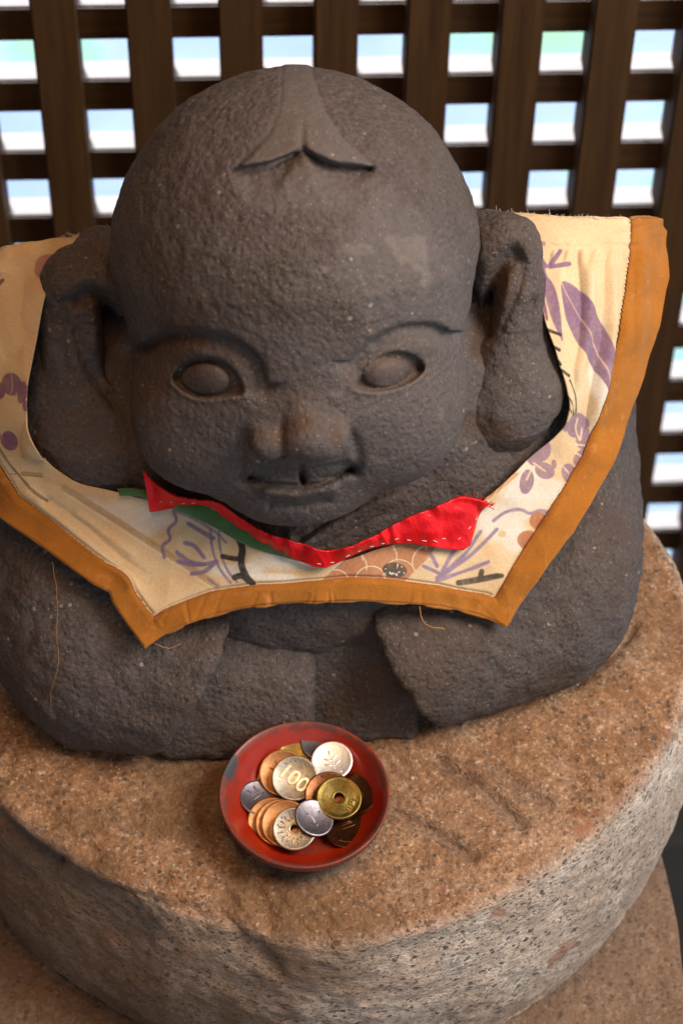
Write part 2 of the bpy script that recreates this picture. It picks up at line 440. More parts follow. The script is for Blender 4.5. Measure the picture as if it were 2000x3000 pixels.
# ------------------------------------------------------------------ pedestal
PC = np.array([.008, .115])
def ped_radius(a):
    pts = [(-.148, .001), (-.134, -.011), (-.103, -.033), (-.071, -.051), (-.027, -.064), (.004, -.073), (.032, -.070), (.084, -.050), (.126, -.020), (.165, .021), (.189, .064), (.199, .110), (.197, .155), (.183, .192)]
    aa = [math.atan2(y - PC[1], x - PC[0]) for x, y in pts]; rr = [math.hypot(y - PC[1], x - PC[0]) for x, y in pts]
    aa = np.array(aa); aa = np.where(aa < -2.7, aa, aa)
    # close the ring
    A = np.r_[aa, [math.radians(d) for d in (45, 70, 90, 110, 135, 160)]]; Rr_ = np.r_[rr, [.190, .188, .187, .188, .191, .196]]
    o = np.argsort(A); A = A[o]; Rr_ = Rr_[o]
    A = np.r_[A[-1] - 2 * math.pi, A, A[0] + 2 * math.pi]; Rr_ = np.r_[Rr_[-1], Rr_, Rr_[0]]
    x = np.linspace(-math.pi, math.pi, 721); y = np.interp(x, A, Rr_)
    k = np.hanning(41); k /= k.sum(); y = np.convolve(np.r_[y[-61:-1], y, y[1:61]], k, 'same')[60:-60]
    return np.interp(a, x, y)
def build_pedestal():
    na, ntop, nside = 1300, 210, 170
    a = np.linspace(-math.pi, math.pi, na, endpoint=False); r0 = ped_radius(a)
    prof = []   # (radial factor offset in m from rim, z)
    ts = np.linspace(0.0, 1, ntop)
    for t in ts: prof.append(('t', t))
    rows = []; H = .122; ER = .007
    for t in ts:
        r = (r0 - ER) * t
        z = .0015 - .003 * (t ** 6) + 0 * r
        rows.append((r, np.full(na, 1.0) * z, 0.0))
    for q in np.linspace(0, math.pi / 2, 16)[1:]:
        rows.append((r0 - ER + ER * math.sin(q), np.full(na, -.0015 - ER * .8 * (1 - math.cos(q))), q / (math.pi / 2) * .8))
    for t in np.linspace(0, 1, nside)[1:]:
        z = -.0015 - ER * .8 - t * (H - .009)
        bul = .0075 * math.sin(math.pi * min(1, t * 1.02)) + .004 * t
        rows.append((r0 + bul, np.full(na, z), 1.0))
    P = np.zeros((na, len(rows), 3)); side = np.zeros((na, len(rows)))
    for j, (r, z, sdv) in enumerate(rows):
        P[:, j, 0] = PC[0] + r * np.cos(a); P[:, j, 1] = PC[1] + r * np.sin(a); P[:, j, 2] = z; side[:, j] = sdv
    nrm = np.stack([side * np.cos(a)[:, None], side * np.sin(a)[:, None], 1 - side], -1); nrm /= np.linalg.norm(nrm, axis=-1, keepdims=True)
    F = P.reshape(-1, 3)
    d = .0016 * vnoise(F, 35) + .0011 * vnoise(F, 90) + .0006 * vnoise(F, 220)
    d += .0035 * vnoise(F, 14) * np.clip(side.ravel() + .25, 0, 1)
    u, v = proj(F)
    # chisel grooves fanning out over the top
    for pl, dep, wd in [([(1010, 1745), (1100, 1800), (1200, 1895)], .0028, 15), ([(905, 1860), (1000, 1910), (1085, 1965)], .0022, 15),
                        ([(1130, 1760), (1260, 1850)], .0016, 16), ([(1320, 1570), (1400, 1500), (1450, 1440)], .0026, 14), ([(100, 1850), (220, 1960)], .001, 20),
                        ([(1250, 1690), (1400, 1800)], .0013, 16), ([(250, 2040), (520, 2110), (640, 2230)], .0018, 18), ([(560, 2000), (620, 2120)], .0014, 20),
                        ([(0, 1880), (60, 1940), (120, 1985)], .0035, 16), ([(830, 2010), (1000, 2060)], .0014, 22)]:
        d -= 1.5 * dep * np.exp(-((seg2(u, v, pl) + 5 * vnoise(F, 90)) / wd) ** 2) * (F[:, 2] > -.03)
    # parallel tooling marks
    tm = np.sin((F[:, 0] * .8 + F[:, 1] * .6) * 900 + 4 * vnoise(F, 40))
    d += .00022 * tm * (vnoise(F, 18) > -.1) * (1 - side.ravel())
    tm2 = np.sin((F[:, 2] * 1.0 + F[:, 0] * .25) * 800 + 5 * vnoise(F, 30))
    d += .00012 * tm2 * side.ravel() * (vnoise(F, 25) > 0)
    F = F + d[:, None] * nrm.reshape(-1, 3)
    me = npmesh('granite_pedestal', F, grid_quads(na, len(rows), True)[:, ::1])
    sd_ = side.ravel(); edge = np.clip(sd_ + .18 * vnoise(F, 60) , 0, 1)
    # side paled at the right, dulled at the left: light from the right painted in
    edge = edge * (0.55 + .45 * sst(-.06, .08, F[:, 0]))
    attr(me, 'side', edge)
    rust = np.zeros(len(F))
    for cx, cy, rx, ry in [(1345, 1905, 26, 22), (1330, 1870, 24, 14), (1145, 2095, 22, 14), (1370, 1870, 14, 9), (1240, 1840, 12, 12), (1560, 1650, 14, 18), (1080, 2178, 12, 6),
                           (1000, 1945, 10, 9), (620, 1790, 5, 5), (1400, 1500, 20, 30), (1540, 1690, 16, 10)]:
        q = np.hypot((u - cx) / rx, (v - cy) / ry) + .5 * vnoise(F, 250); rust = np.maximum(rust, 1 - sst(.5, 1.15, q))
    for pl, wd in [([(1255, 2210), (1285, 2180)], 9), ([(1285, 2170), (1318, 2160)], 8)]:
        rust = np.maximum(rust, 1 - sst(.6, 1.1, seg2(u, v, pl) / wd + .35 * vnoise(F, 400)))
    rust = np.maximum(rust, .30 * np.exp(-((sd_ - .35) / .25) ** 2) * sst(0, .5, vnoise(F, 40)))
    attr(me, 'rust', rust)
    st = .9 * (1 - sst(.75, 1.1, np.hypot((u - 706) / 150, (v - 1912) / 114) + .12 * vnoise(F, 120)))  # greyer ellipse under and in front of the bowl
    st = np.maximum(st, .55 * (1 - sst(.3, 1.1, seg2(u, v, [(40, 1930), (160, 2010), (330, 2110)]) / 60 + .5 * vnoise(F, 50))))  # grey band along the left front rim
    for pl in ([(1010, 1745), (1100, 1800), (1200, 1895)], [(905, 1860), (1000, 1910), (1085, 1965)], [(1130, 1760), (1260, 1850)]):
        st = np.maximum(st, .35 * np.exp(-(seg2(u, v, pl) / 22) ** 2) * (F[:, 2] > -.03))  # darker along the chisel grooves
    attr(me, 'grey_tone', st)
    bz = sst(-.3, .6, vnoise(F, 22) + .5 * vnoise(F, 70)) * (1 - sst(-.02, .10, F[:, 0])) * .9  # brown patches thicken leftwards, painting the shade on that half
    bz = np.maximum(bz, .8 * (1 - sst(.5, 1.1, np.hypot((u - 420) / 170, (v - 1870) / 90) + .3 * vnoise(F, 60))))  # brown ellipse paints the shade left of the bowl
    bz = np.maximum(bz, .35 * sst(.0, .7, vnoise(F, 26)))
    bz = np.maximum(bz, np.clip(sd_, 0, 1) * (1 - sst(-.15, .0, F[:, 0])) * (.75 + .3 * vnoise(F, 40)))  # left of the side browned to paint its shade
    attr(me, 'brownish', bz)
    return me
ped = tag(link('stone_pedestal', build_pedestal(), MG), 'round orange-brown speckled granite pedestal with a paler side, under the statue and the red bowl', 'pedestal')

def build_slab():
    na = 300; pts = chaikin([(-.36, -.16), (-.30, -.22), (.10, -.27)] + [tuple(onz(np.float64(x), np.float64(y), -.1215)[:2]) for x, y in ((1600, 2480), (1578, 2300), (1563, 2190), (1536, 2040), (1512, 1953), (1480, 1850))] + [(.15, .30), (-.30, .36)], 2, True)
    r = resample(np.vstack([pts, pts[:1]]), na + 1)[:-1]; c = r.mean(0)
    rows = []
    for t in np.linspace(0, 1, 60): rows.append(np.c_[c + (r - c) * t, np.full(na, -.1215)])
    for z in np.linspace(-.124, -.30, 20): rows.append(np.c_[c + (r - c) * 1.004, np.full(na, z)])
    P = np.stack(rows, 1); F = P.reshape(-1, 3); F[:, 2] += .002 * vnoise(F, 30) + .001 * vnoise(F, 90); F[:, 0] += .002 * vnoise(F + 3, 40)
    me = npmesh('slab', F, grid_quads(na, len(rows), True)); z = np.zeros(len(F))
    attr(me, 'side', z + .3); attr(me, 'rust', z); attr(me, 'grey_tone', .3 * sst(.1, .6, vnoise(F, 30))); attr(me, 'brownish', z + .3)
    return me
tag(link('base_slab', build_slab(), MG2), 'lower brown stone slab under the round granite pedestal', 'slab')

# ------------------------------------------------------------------ statue
ST = empty('stone_statue', (0, .16, 0)); tag(ST, 'seated dark stone child-monk statue with big bald head and long ears, wearing a patchwork bib', 'statue')
YAW = math.radians(6); cy_, sy_ = math.cos(YAW), math.sin(YAW)
def loc(P):
    q = P - np.array([0, .16, 0]); return np.stack([q[..., 0] * cy_ + q[..., 1] * sy_, -q[..., 0] * sy_ + q[..., 1] * cy_, q[..., 2]], -1)
def glob(q):
    q = np.asarray(q, float); return np.stack([q[..., 0] * cy_ - q[..., 1] * sy_, q[..., 0] * sy_ + q[..., 1] * cy_ + .16, q[..., 2]], -1)
def pt(x, y, yy): return ony(np.float64(x), np.float64(y), yy)

C1 = pt(677, 583, .150); C2 = pt(685, 788, .130)
def head_base(P):
    d = cone(P, C1, C2, .0838, .0758)
    # fuller cheeks and small chin
    for x, y, yy, r in ((440, 985, .088, .022), (925, 958, .098, .022)):
        d = smin(d, np.linalg.norm(P - pt(x, y, yy), axis=-1) - r, .03)
    d = smin(d, ell(P, pt(676, 1125, .074), (.026, .016, .014)), .018)
    return d
def march(fn, px, py, t0=.6, t1=1.7, n=90):
    r = rays(px, py); t = np.full(r.shape[:-1], t0); best = np.full(t.shape, 1e9); bt = t.copy()
    hit = np.zeros(t.shape, bool)
    for _ in range(n):
        P = CAM + t[..., None] * r; d = fn(P)
        m = (~hit) & (d < best); best = np.where(m, d, best); bt = np.where(m, t, bt)
        hit |= d < 1e-5
        t = np.where(hit | (t > t1), t, t + np.maximum(d, 2e-4) * .8)
    return CAM + bt[..., None] * r
def hp(x, y): return march(head_base, np.array([float(x)]), np.array([float(y)]))[0]

PLATE = [(648, 140), (642, 250), (620, 300), (575, 350), (535, 388), (545, 402), (620, 388), (692, 342), (760, 378), (855, 385), (845, 372), (790, 325), (742, 245), (716, 165), (712, 140)]
NT_ = hp(700, 1000); NB = hp(693, 935)
NL = hp(616, 1014); NR = hp(752, 1002)
def ndir(P): v = P - (C1 * .3 + C2 * .7); return v / np.linalg.norm(v)
nose_tip = NT_ + ndir(NT_) * .0003; nose_l = NL + ndir(NL) * .0008; nose_r = NR + ndir(NR) * .0002; nose_b = NB - ndir(NB) * .0080
M1 = hp(685, 1105)
EYES = [dict(c=(473, 870), rx=58, ry=37, a=.10, out=(392, 872), inn=(566, 905)), dict(c=(886, 854), rx=55, ry=35, a=-.22, out=(978, 845), inn=(812, 893))]
ALM = [[(390, 872), (412, 838), (455, 818), (505, 822), (545, 855), (566, 908), (520, 912), (460, 920), (420, 900)],
       [(978, 848), (960, 818), (915, 804), (868, 818), (835, 850), (808, 893), (860, 902), (910, 893), (955, 872)]]
BROW = [[(345, 786), (370, 768), (420, 762), (475, 767), (530, 780), (580, 812), (602, 848), (606, 880)],
        [(1018, 760), (990, 750), (955, 748), (910, 756), (872, 775), (835, 802), (806, 830)]]
def head_fn(P):
    d = head_base(P)
    m = np.nonzero(((np.abs(d) < .014) | (np.linalg.norm(P - nose_tip, axis=-1) < .034)) & (P[:, 1] < .22))[0]
    if len(m) == 0: return d
    p = P[m]; u, v = proj(p); D = np.zeros(len(m)); e = d[m].copy()
    # sockets soften towards the nose root, brow ridge above
    for b, al, ey in zip(BROW, ALM, EYES):
        bb = chaikin(b, 2); ds = seg2(u, v, bb)
        cx, cy = ey['c']
        under = (v > np.interp(u, *zip(*sorted(map(tuple, b)))))
        D -= .0050 * np.exp(-(ds / np.where(under, 31, 8)) ** 2)
        D -= .0013 * np.exp(-((u - cx) / 105) ** 2 - ((v - cy + 6) / 55) ** 2)
        s_ = sdpoly(u, v, chaikin(al, 2, True))
        D -= .0042 * (1 - sst(-6, 3, s_))
        q = np.hypot((u - cx) * math.cos(ey['a']) / ey['rx'] + (v - cy) * math.sin(ey['a']) / ey['rx'], ((v - cy) * math.cos(ey['a']) - (u - cx) * math.sin(ey['a'])) / ey['ry'])
        D += .0062 * np.sqrt(np.clip(1 - q ** 2, 0, 1)) 
        # lower lid bead
        low = chaikin([al[0], al[-1], al[-2], al[-3], al[-4]], 2)
        D += .0011 * np.exp(-((seg2(u, v, low) - 3) / 6) ** 2) * (v > cy)
    # frown line / nose root
    # plate on the crown
    s_ = sdpoly(u, v, PLATE); D += .0009 * (1 - sst(-9, 6, s_))
    for xs, ys, u0, u1, dep in (([528, 545, 620, 690], [392, 384, 371, 344], 528, 690, .0046), ([694, 730, 780, 856], [337, 360, 377, 383], 695, 857, .0054)):
        dv = v - np.interp(u, xs, ys)
        win = sst(u0 - 8, u0 + 14, u) * (1 - sst(u1 - 10, u1 + 6, u))
        D -= dep * sst(-2, 5, dv) * np.exp(-(np.maximum(dv, 0) / (12 + 42 * sst(u0 - 5, u0 + 60, u) * (1 - sst(u1 - 70, u1 + 5, u)))) ** 2) * win
        D += .0022 * (1 - sst(-4, 3, dv)) * np.exp(-(np.minimum(dv, 0) / 55) ** 2) * win * (1 - sst(-12, 2, s_))
    # mouth: recessed upper lip with one gap, slit below, deep corners
    D -= .0028 * (1 - sst(-5, 3, sdpoly(u, v, [(582, 1070), (690, 1076), (800, 1056), (822, 1074), (770, 1098), (700, 1106), (620, 1102), (568, 1098)])))
    D -= .0028 * np.exp(-(seg2(u, v, chaikin([(572, 1096), (615, 1110), (690, 1116), (755, 1106), (808, 1078)], 2)) / 8) ** 2)
    D -= .0050 * np.exp(-(seg2(u, v, [(691, 1072), (695, 1104)]) / 6.5) ** 2)
    D -= .0020 * np.exp(-(np.hypot((u - 806) / 22, (v - 1080) / 14)) ** 2) + .0018 * np.exp(-(np.hypot((u - 568) / 22, (v - 1102) / 11)) ** 2)
    D += .0030 * np.exp(-(seg2(u, v, [(612, 1132), (685, 1140), (765, 1124)]) / 12) ** 2)
    D -= .0018 * np.exp(-(seg2(u, v, [(620, 1158), (690, 1162), (750, 1150)]) / 9) ** 2)
    # smile folds
    D -= .0018 * np.exp(-(seg2(u, v, chaikin([(560, 1000), (548, 1050), (555, 1095)], 2)) / 14) ** 2) + .0020 * np.exp(-(seg2(u, v, chaikin([(800, 990), (826, 1040), (815, 1085)], 2)) / 14) ** 2)
    e = e - D
    # nose
    n_ = smin(cone(p, nose_b, nose_tip, .0074, .0104), np.linalg.norm(p - nose_l, axis=-1) - .0076, .010)
    n_ = smin(n_, np.linalg.norm(p - nose_r, axis=-1) - .0092, .009)
    e = smin(e, n_, .005)
    e = e + .0007 * np.exp(-(seg2(u, v, chaikin([(648, 968), (643, 1005), (652, 1045)], 2)) / 10) ** 2)
    for nx, ny in ((640, 1045), (745, 1038)):
        q = hp_cache[(nx, ny)]; e = smax(e, -(np.linalg.norm(p - q, axis=-1) - .0018), .002)
    # rough stone
    rough = 1 - .8 * (1 - sst(-4, 6, s_))
    face = sst(700, 820, v); e = e - (.0006 * vnoise(p, 55) + (.00040 * vnoise(p, 200) + .00030 * vnoise(p, 400)) * rough * (1 - .45 * face))
    d[m] = e
    return d
hp_cache = {k: hp(*k) for k in ((640, 1045), (745, 1038))}

def statue_attrs(me, V):
    u, v = proj(V); sm = np.zeros(len(V)); pale = np.zeros(len(V)); front = V[:, 1] < .2
    sm = np.maximum(sm, (1 - sst(-4, 10, sdpoly(u, v, PLATE))) * front)
    sm = np.maximum(sm, .75 * (1 - sst(-10, 40, sdpoly(u, v, [(560, 420), (690, 395), (860, 420), (800, 470), (620, 470)]))))
    sm = np.maximum(sm, .8 * (1 - sst(-20, 60, sdpoly(u, v, [(870, 450), (1050, 600), (1060, 800), (900, 760), (780, 620)]))))
    for e in EYES: sm = np.maximum(sm, 1 - sst(.7, 1.2, np.hypot((u - e['c'][0]) / e['rx'], (v - e['c'][1]) / e['ry'])))
    sm = np.maximum(sm, .7 * (1 - sst(.7, 1.3, np.hypot((u - 690) / 110, (v - 1000) / 90))))
    nz = vnoise(V, 160)
    head = (V[:, 2] > .13)
    tri = sdpoly(u, v, [(885, 545), (930, 548), (985, 540), (975, 590), (992, 625), (985, 672), (960, 628), (915, 590)])
    pale = np.maximum(pale, (1 - sst(-3, 7, tri + 9 * nz + 5 * vnoise(V, 420))) * head * (.75 + .35 * vnoise(V, 300)))
    for cx, cy, rx, ry in [(820, 572, 40, 14), (740, 620, 20, 9), (850, 795, 16, 12), (770, 900, 18, 13), (640, 895, 10, 8), (855, 940, 16, 7), (1012, 950, 8, 18), (510, 1040, 8, 8), (690, 940, 12, 8), (610, 880, 8, 7)]:
        pale = np.maximum(pale, .7 * (1 - sst(.6, 1.2, np.hypot((u - cx) / rx, (v - cy) / ry) + .45 * nz)) * head)
    br = np.zeros(len(V))
    for pl, wd in (([(235, 700), (250, 800), (275, 860), (290, 1000)], 34), ([(1150, 640), (1130, 720), (1105, 800)], 30), ([(1090, 970), (1200, 1020)], 26), ([(640, 1010), (700, 960)], 22), ([(770, 985), (780, 1020)], 14), ([(800, 1600), (900, 1560)], 60), ([(500, 1720), (640, 1690)], 40), ([(330, 900), (420, 760)], 60)):  # hand and left-cheek strokes paint brown shade; ear hollows are stained
        br = np.maximum(br, (1 - sst(.3, 1.4, seg2(u, v, pl) / wd + .5 * nz)) * (V[:, 1] < .25))
    for e, al in zip(EYES, ALM):
        br = np.maximum(br, .55 * (1 - sst(-4, 8, sdpoly(u, v, al))) * (V[:, 2] > .13))
        pale = np.maximum(pale, .75 * (1 - sst(2, 7, np.abs(seg2(u, v, chaikin([al[0], al[-1], al[-2], al[-3], al[-4]], 2)) - 3) + 2 * nz)) * (V[:, 2] > .13) * (v > e['c'][1]))  # pale line paints the highlight on the lower lid
    sm = np.maximum(sm, .42 * sst(700, 820, v) * (V[:, 2] > .14) * (V[:, 1] < .16))
    br = np.maximum(br, .5 * sst(.1, .8, vnoise(V, 24) + .4 * vnoise(V, 70)))
    attr(me, 'brown', br)
    attr(me, 'smoothed', sm); attr(me, 'pale', pale)

def add_sdf(name, fn, lo, hi, h, lab=None, parent=ST):
    V, Q = surface_nets(fn, lo, hi, h)
    me = npmesh(name, V, Q); 
    co = np.empty(len(me.vertices) * 3, np.float32); me.vertices.foreach_get('co', co); co = co.reshape(-1, 3)
    statue_attrs(me, co.astype(float))
    o = link(name, me, MS, parent)
    if lab: o['label'] = lab
    return o
bpy.context.view_layer.update()
hc = (C1 + C2) / 2
add_sdf('head', head_fn, hc - np.array([.097, .110, .130]), hc + np.array([.097, .105, .120]), .00095)

def ear_fn(side):
    # px outline of the ear; each ball sits at its own depth beside the head
    if side < 0:
        balls = [(245, 625, .168, .0225), (188, 655, .158, .0180), (168, 740, .150, .0145), (166, 810, .144, .0145), (172, 900, .138, .0195), (185, 985, .130, .0245), (205, 1040, .122, .0240)]
        rec = [(222, 690, .0095), (236, 760, .0120), (258, 830, .0105)]; rd = (.156, .142, .128)
    else:
        balls = [(1118, 572, .186, .0185), (1158, 575, .178, .0165), (1172, 650, .170, .0148), (1172, 730, .164, .0148), (1168, 815, .158, .0190), (1172, 893, .150, .0245), (1155, 925, .146, .0235)]
        rec = [(1150, 630, .0080), (1135, 700, .0110), (1118, 770, .0095)]; rd = (.168, .158, .146)
    B = [(pt(x, y, yy), r) for x, y, yy, r in balls]
    Rc = [(pt(x, y, yy), r) for (x, y, r), yy in zip(rec, rd)]
    FI = (pt(238, 690, .176), pt(240, 860, .166)) if side < 0 else (pt(1125, 630, .196), pt(1116, 800, .182))
    CUT = ([([(180, 690), (200, 672), (232, 680), (252, 730), (262, 780), (268, 850)], .0075, 20), ([(175, 760), (195, 830), (225, 880), (262, 930)], .0028, 11), ([(150, 690), (140, 770), (150, 850)], .0022, 10), ([(255, 590), (262, 640)], .003, 12), ([(215, 740), (220, 800)], -.0030, 14)] if side < 0 else
           [([(1176, 586), (1154, 600), (1140, 640), (1128, 690), (1116, 760)], .0080, 19), ([(1200, 600), (1196, 650), (1175, 705), (1150, 760)], .0022, 7), ([(1170, 640), (1156, 700)], -.0020, 11), ([(1222, 690), (1210, 735)], .0022, 10)])
    LB = [(pt(250, 985, .130), .0200), (pt(262, 1050, .122), .0190)] if side < 0 else [(pt(1112, 905, .154), .0205), (pt(1102, 945, .150), .0190)]
    def f(P):
        d = None
        for (a, ra), (b, rb) in zip(B[:-1], B[1:]):
            e = cone(P, a, b, ra, rb); d = e if d is None else smin(d, e, .006)
        d = smin(d, cone(P, LB[0][0], LB[1][0], LB[0][1], LB[1][1]), .016)
        d = smin(d, cone(P, FI[0], FI[1], .0140, .0125), .010)
        m = np.nonzero(np.abs(d) < .02)[0]; p = P[m]; u, v = proj(p); ang = vnoise(p, 70) * 5
        D = 0
        for pl, dep, wd in CUT: D = D + dep * np.exp(-(((seg2(u, v, chaikin(pl, 2)) + ang) / wd) ** 2))
        d[m] = d[m] + D
        return d - (.0012 * vnoise(P, 55) + .0006 * vnoise(P, 190) + .0004 * vnoise(P, 380))
    return f, (B[0][0] + B[-1][0]) / 2
for sgn in (-1, 1):
    f, c = ear_fn(sgn)
    add_sdf('ear', f, c - np.array([.045, .06, .115]), c + np.array([.045, .06, .105]), .00115)

# body pieces in the statue's own frame (x to its left, y back, z up)
def torso_fn(P):
    q = loc(P)
    d = ell(q, (0, .030, .030), (.168, .118, .182), 2.0)
    d = smin(d, ell(q, (-.004, .045, .035), (.165, .118, .07)), .02)
    d = smin(d, ell(q, (-.008, -.048, .066), (.072, .053, .048)), .02)
    # neck
    d = smin(d, cone(q, (0, .0, .14), (0, -.005, .18), .055, .045), .03)
    d = smax(d, -q[:, 2] + .0, .002)
    return d - (.0022 * vnoise(P, 28) + .0013 * vnoise(P, 120) + .0007 * vnoise(P, 260))
add_sdf('torso', torso_fn, (-.20, .02, -.003), (.21, .36, .225), .0022)

def planes(q, pl, k):
    d = None
    for n, p in pl:
        n = np.array(n, float); n /= np.linalg.norm(n); e = (q - np.array(p)) @ n
        d = e if d is None else smax(d, e, k)
    return d
def sleeve_fn(side):
    def f(P):
        q = loc(P); q = q * np.array([side, 1, 1])
        if side < 0: q[:, 1] += .0160 * (1 - sst(-.02, .06, q[:, 1]))
        d = ell(q, (.120, .035, .095), (.048, .062, .085))
        k = .006 if side > 0 else 0
        d = smin(d, ell(q, (.122 - k, -.022, .044), (.051, .066, .056)), .035)
        d = smin(d, cone(q, (.110 - k, -.060, .028), (.030, -.085, .032), .047, .047), .028)
        d = smax(d, -q[:, 2] + .0015, .006)
        if side > 0: cut = planes(q, [((-1, -.12, -.51), (.023, -.115, .07))], .002)
        else: cut = planes(q, [((-1, -.15, -.60), (.060, -.115, .06))], .002)
        d = smax(d, cut, .0045 if side > 0 else .007)
        return d - (.0016 * vnoise(P + side, 30) + .0009 * vnoise(P, 120) + .0007 * vnoise(P, 260))
    return f
add_sdf('sleeve', sleeve_fn(1), (.0, -.02, -.003), (.20, .34, .21), .0017)
add_sdf('sleeve', sleeve_fn(-1), (-.205, -.02, -.003), (.0, .32, .21), .0017)
def hand_fn(side):
    def f(P):
        q = loc(P)
        if side > 0:
            d = planes(q, [((-.06, -.90, .42), (.026, -.1235, .0)), ((-.34, -.15, .9), (-.010, -.10, .057)), ((0, 1, 0), (0, .0, 0)), ((0, 0, -1), (0, 0, .001)), ((-1, 0, .03), (-.0150, 0, 0)), ((1, 0, 0), (.043, 0, 0))], .005)
        else:
            d = planes(q, [((-.03, -.95, .30), (-.040, -.1295, .0)), ((.10, -.60, .80), (-.012, -.119, .038)), ((.05, -.1, 1), (-.0, -.09, .060)), ((0, 1, 0), (0, 0, 0)), ((0, 0, -1), (0, 0, .001)), ((1, 0, -.03), (-.0085, 0, 0)), ((-1, 0, 0), (-.088, 0, 0))], .009)
        return d - (.0014 * vnoise(P, 40) + .0006 * vnoise(P, 140) + .0005 * vnoise(P, 300))
    return f
add_sdf('hand', hand_fn(1), (-.02, -.01, -.003), (.12, .20, .11), .0015)
add_sdf('hand', hand_fn(-1), (-.14, -.03, -.003), (.03, .20, .085), .0015)
# robe collar crossing under the chin
def collar_fn(P):
    L = [pt(430, 1095, .118), pt(560, 1150, .102), pt(676, 1212, .094)]
    Rg = [pt(1200, 985, .158), pt(1050, 1062, .128), pt(880, 1138, .104), pt(694, 1232, .084)]
    R2 = [pt(1230, 1010, .158), pt(1080, 1088, .124), pt(900, 1166, .101), pt(704, 1244, .083)]
    d = None
    for pl, r in ((L, .017), (Rg, .012), (R2, .0060)):
        for a, b in zip(pl[:-1], pl[1:]):
            e = cone(P, a, b, r, r * .95); d = e if d is None else smin(d, e, .004)
    u, v = proj(P)
    d = d + .0085 * np.exp(-(seg2(u, v, chaikin([(688, 1236), (780, 1165), (880, 1112), (1000, 1062)], 2)) / 11) ** 2)
    d = d - .0026 * np.exp(-(seg2(u, v, chaikin([(696, 1250), (830, 1172), (1000, 1098), (1190, 1030)], 2)) / 13) ** 2)
    d = d + .0022 * np.exp(-(seg2(u, v, chaikin([(720, 1262), (860, 1198), (1010, 1130), (1190, 1060)], 2)) / 9) ** 2)
    return d - (.0012 * vnoise(P, 60) + .0009 * vnoise(P, 200) + .0005 * vnoise(P, 380))
add_sdf('robe_collar', collar_fn, (-.10, .04, .08), (.14, .19, .21), .0013)

# ------------------------------------------------------------------ bib
def cloth_env(P):
    q = loc(P); qa = q.copy(); qa[..., 0] = np.abs(qa[..., 0])
    qa[..., 1] += .016 * (1 - sst(-.02, .06, q[..., 1])) * (1 - sst(-.06, .02, q[..., 0]))
    d = ell(q, (0, .030, .030), (.168, .118, .182)); d = smin(d, ell(q, (0, .045, .035), (.172, .125, .075)), .02)
    d = smin(d, ell(qa, (.120, .035, .095), (.048, .062, .085)), .02)
    d = smin(d, ell(qa, (.122, -.022, .048), (.050, .066, .055)), .035)
    d = smin(d, cone(qa, (.112, -.052, .036), (.030, -.076, .040), .046, .044), .03)
    d = smin(d, ell(q, (-.008, -.048, .066), (.072, .053, .048)), .03)
    d = smin(d, ell(qa, (.112, .060, .130), (.066, .060, .078)), .03)
    return d - .0055
BST = [((800, 470), (800, 560)), ((1100, 483), (1080, 560)), ((1300, 498), (1150, 575)), ((1460, 503), (1200, 590)), ((1512, 508), (1205, 600)),
       ((1524, 535), (1218, 628)), ((1521, 590), (1232, 680)), ((1527, 628), (1242, 735)), ((1515, 700), (1262, 800)), ((1497, 790), (1285, 860)), ((1476, 860), (1297, 920)),
       ((1442, 950), (1292, 975)), ((1400, 1075), (1262, 1015)), ((1350, 1165), (1200, 1065)), ((1290, 1255), (1130, 1130)), ((1230, 1335), (1040, 1200)), ((1157, 1437), (950, 1237)),
       ((1100, 1412), (920, 1245)), ((1000, 1390), (860, 1262)), ((900, 1383), (800, 1285)), ((800, 1378), (740, 1296)), ((700, 1382), (690, 1286)), ((600, 1390), (640, 1268)),
       ((500, 1410), (590, 1246)), ((400, 1445), (540, 1215)), ((333, 1487), (500, 1184)), ((292, 1435), (455, 1166)), ((258, 1385), (420, 1160)), ((250, 1362), (400, 1160)), ((215, 1345), (380, 1158)),
       ((170, 1312), (340, 1148)), ((90, 1250), (260, 1125)), ((0, 1185), (180, 1110)), ((-60, 1110), (110, 1060)), ((-110, 1000), (72, 980)), ((-150, 880), (70, 900)), ((-170, 760), (92, 780)),
       ((-170, 660), (112, 690)), ((-150, 590), (128, 650)), ((0, 577), (165, 605)), ((120, 553), (220, 575)), ((250, 523), (285, 560)), ((500, 480), (450, 560))]
def smooth_noise_line(n, k, amp):
    y = np.interp(np.linspace(0, k, n), np.arange(k + 1), np.r_[rng.normal(size=k), 0]); y[-1] = y[0]; return amp * y
PUR = (.225, .125, .185); PUR2 = (.20, .13, .24); BLK = (.02, .017, .018); TER = (.40, .125, .045)
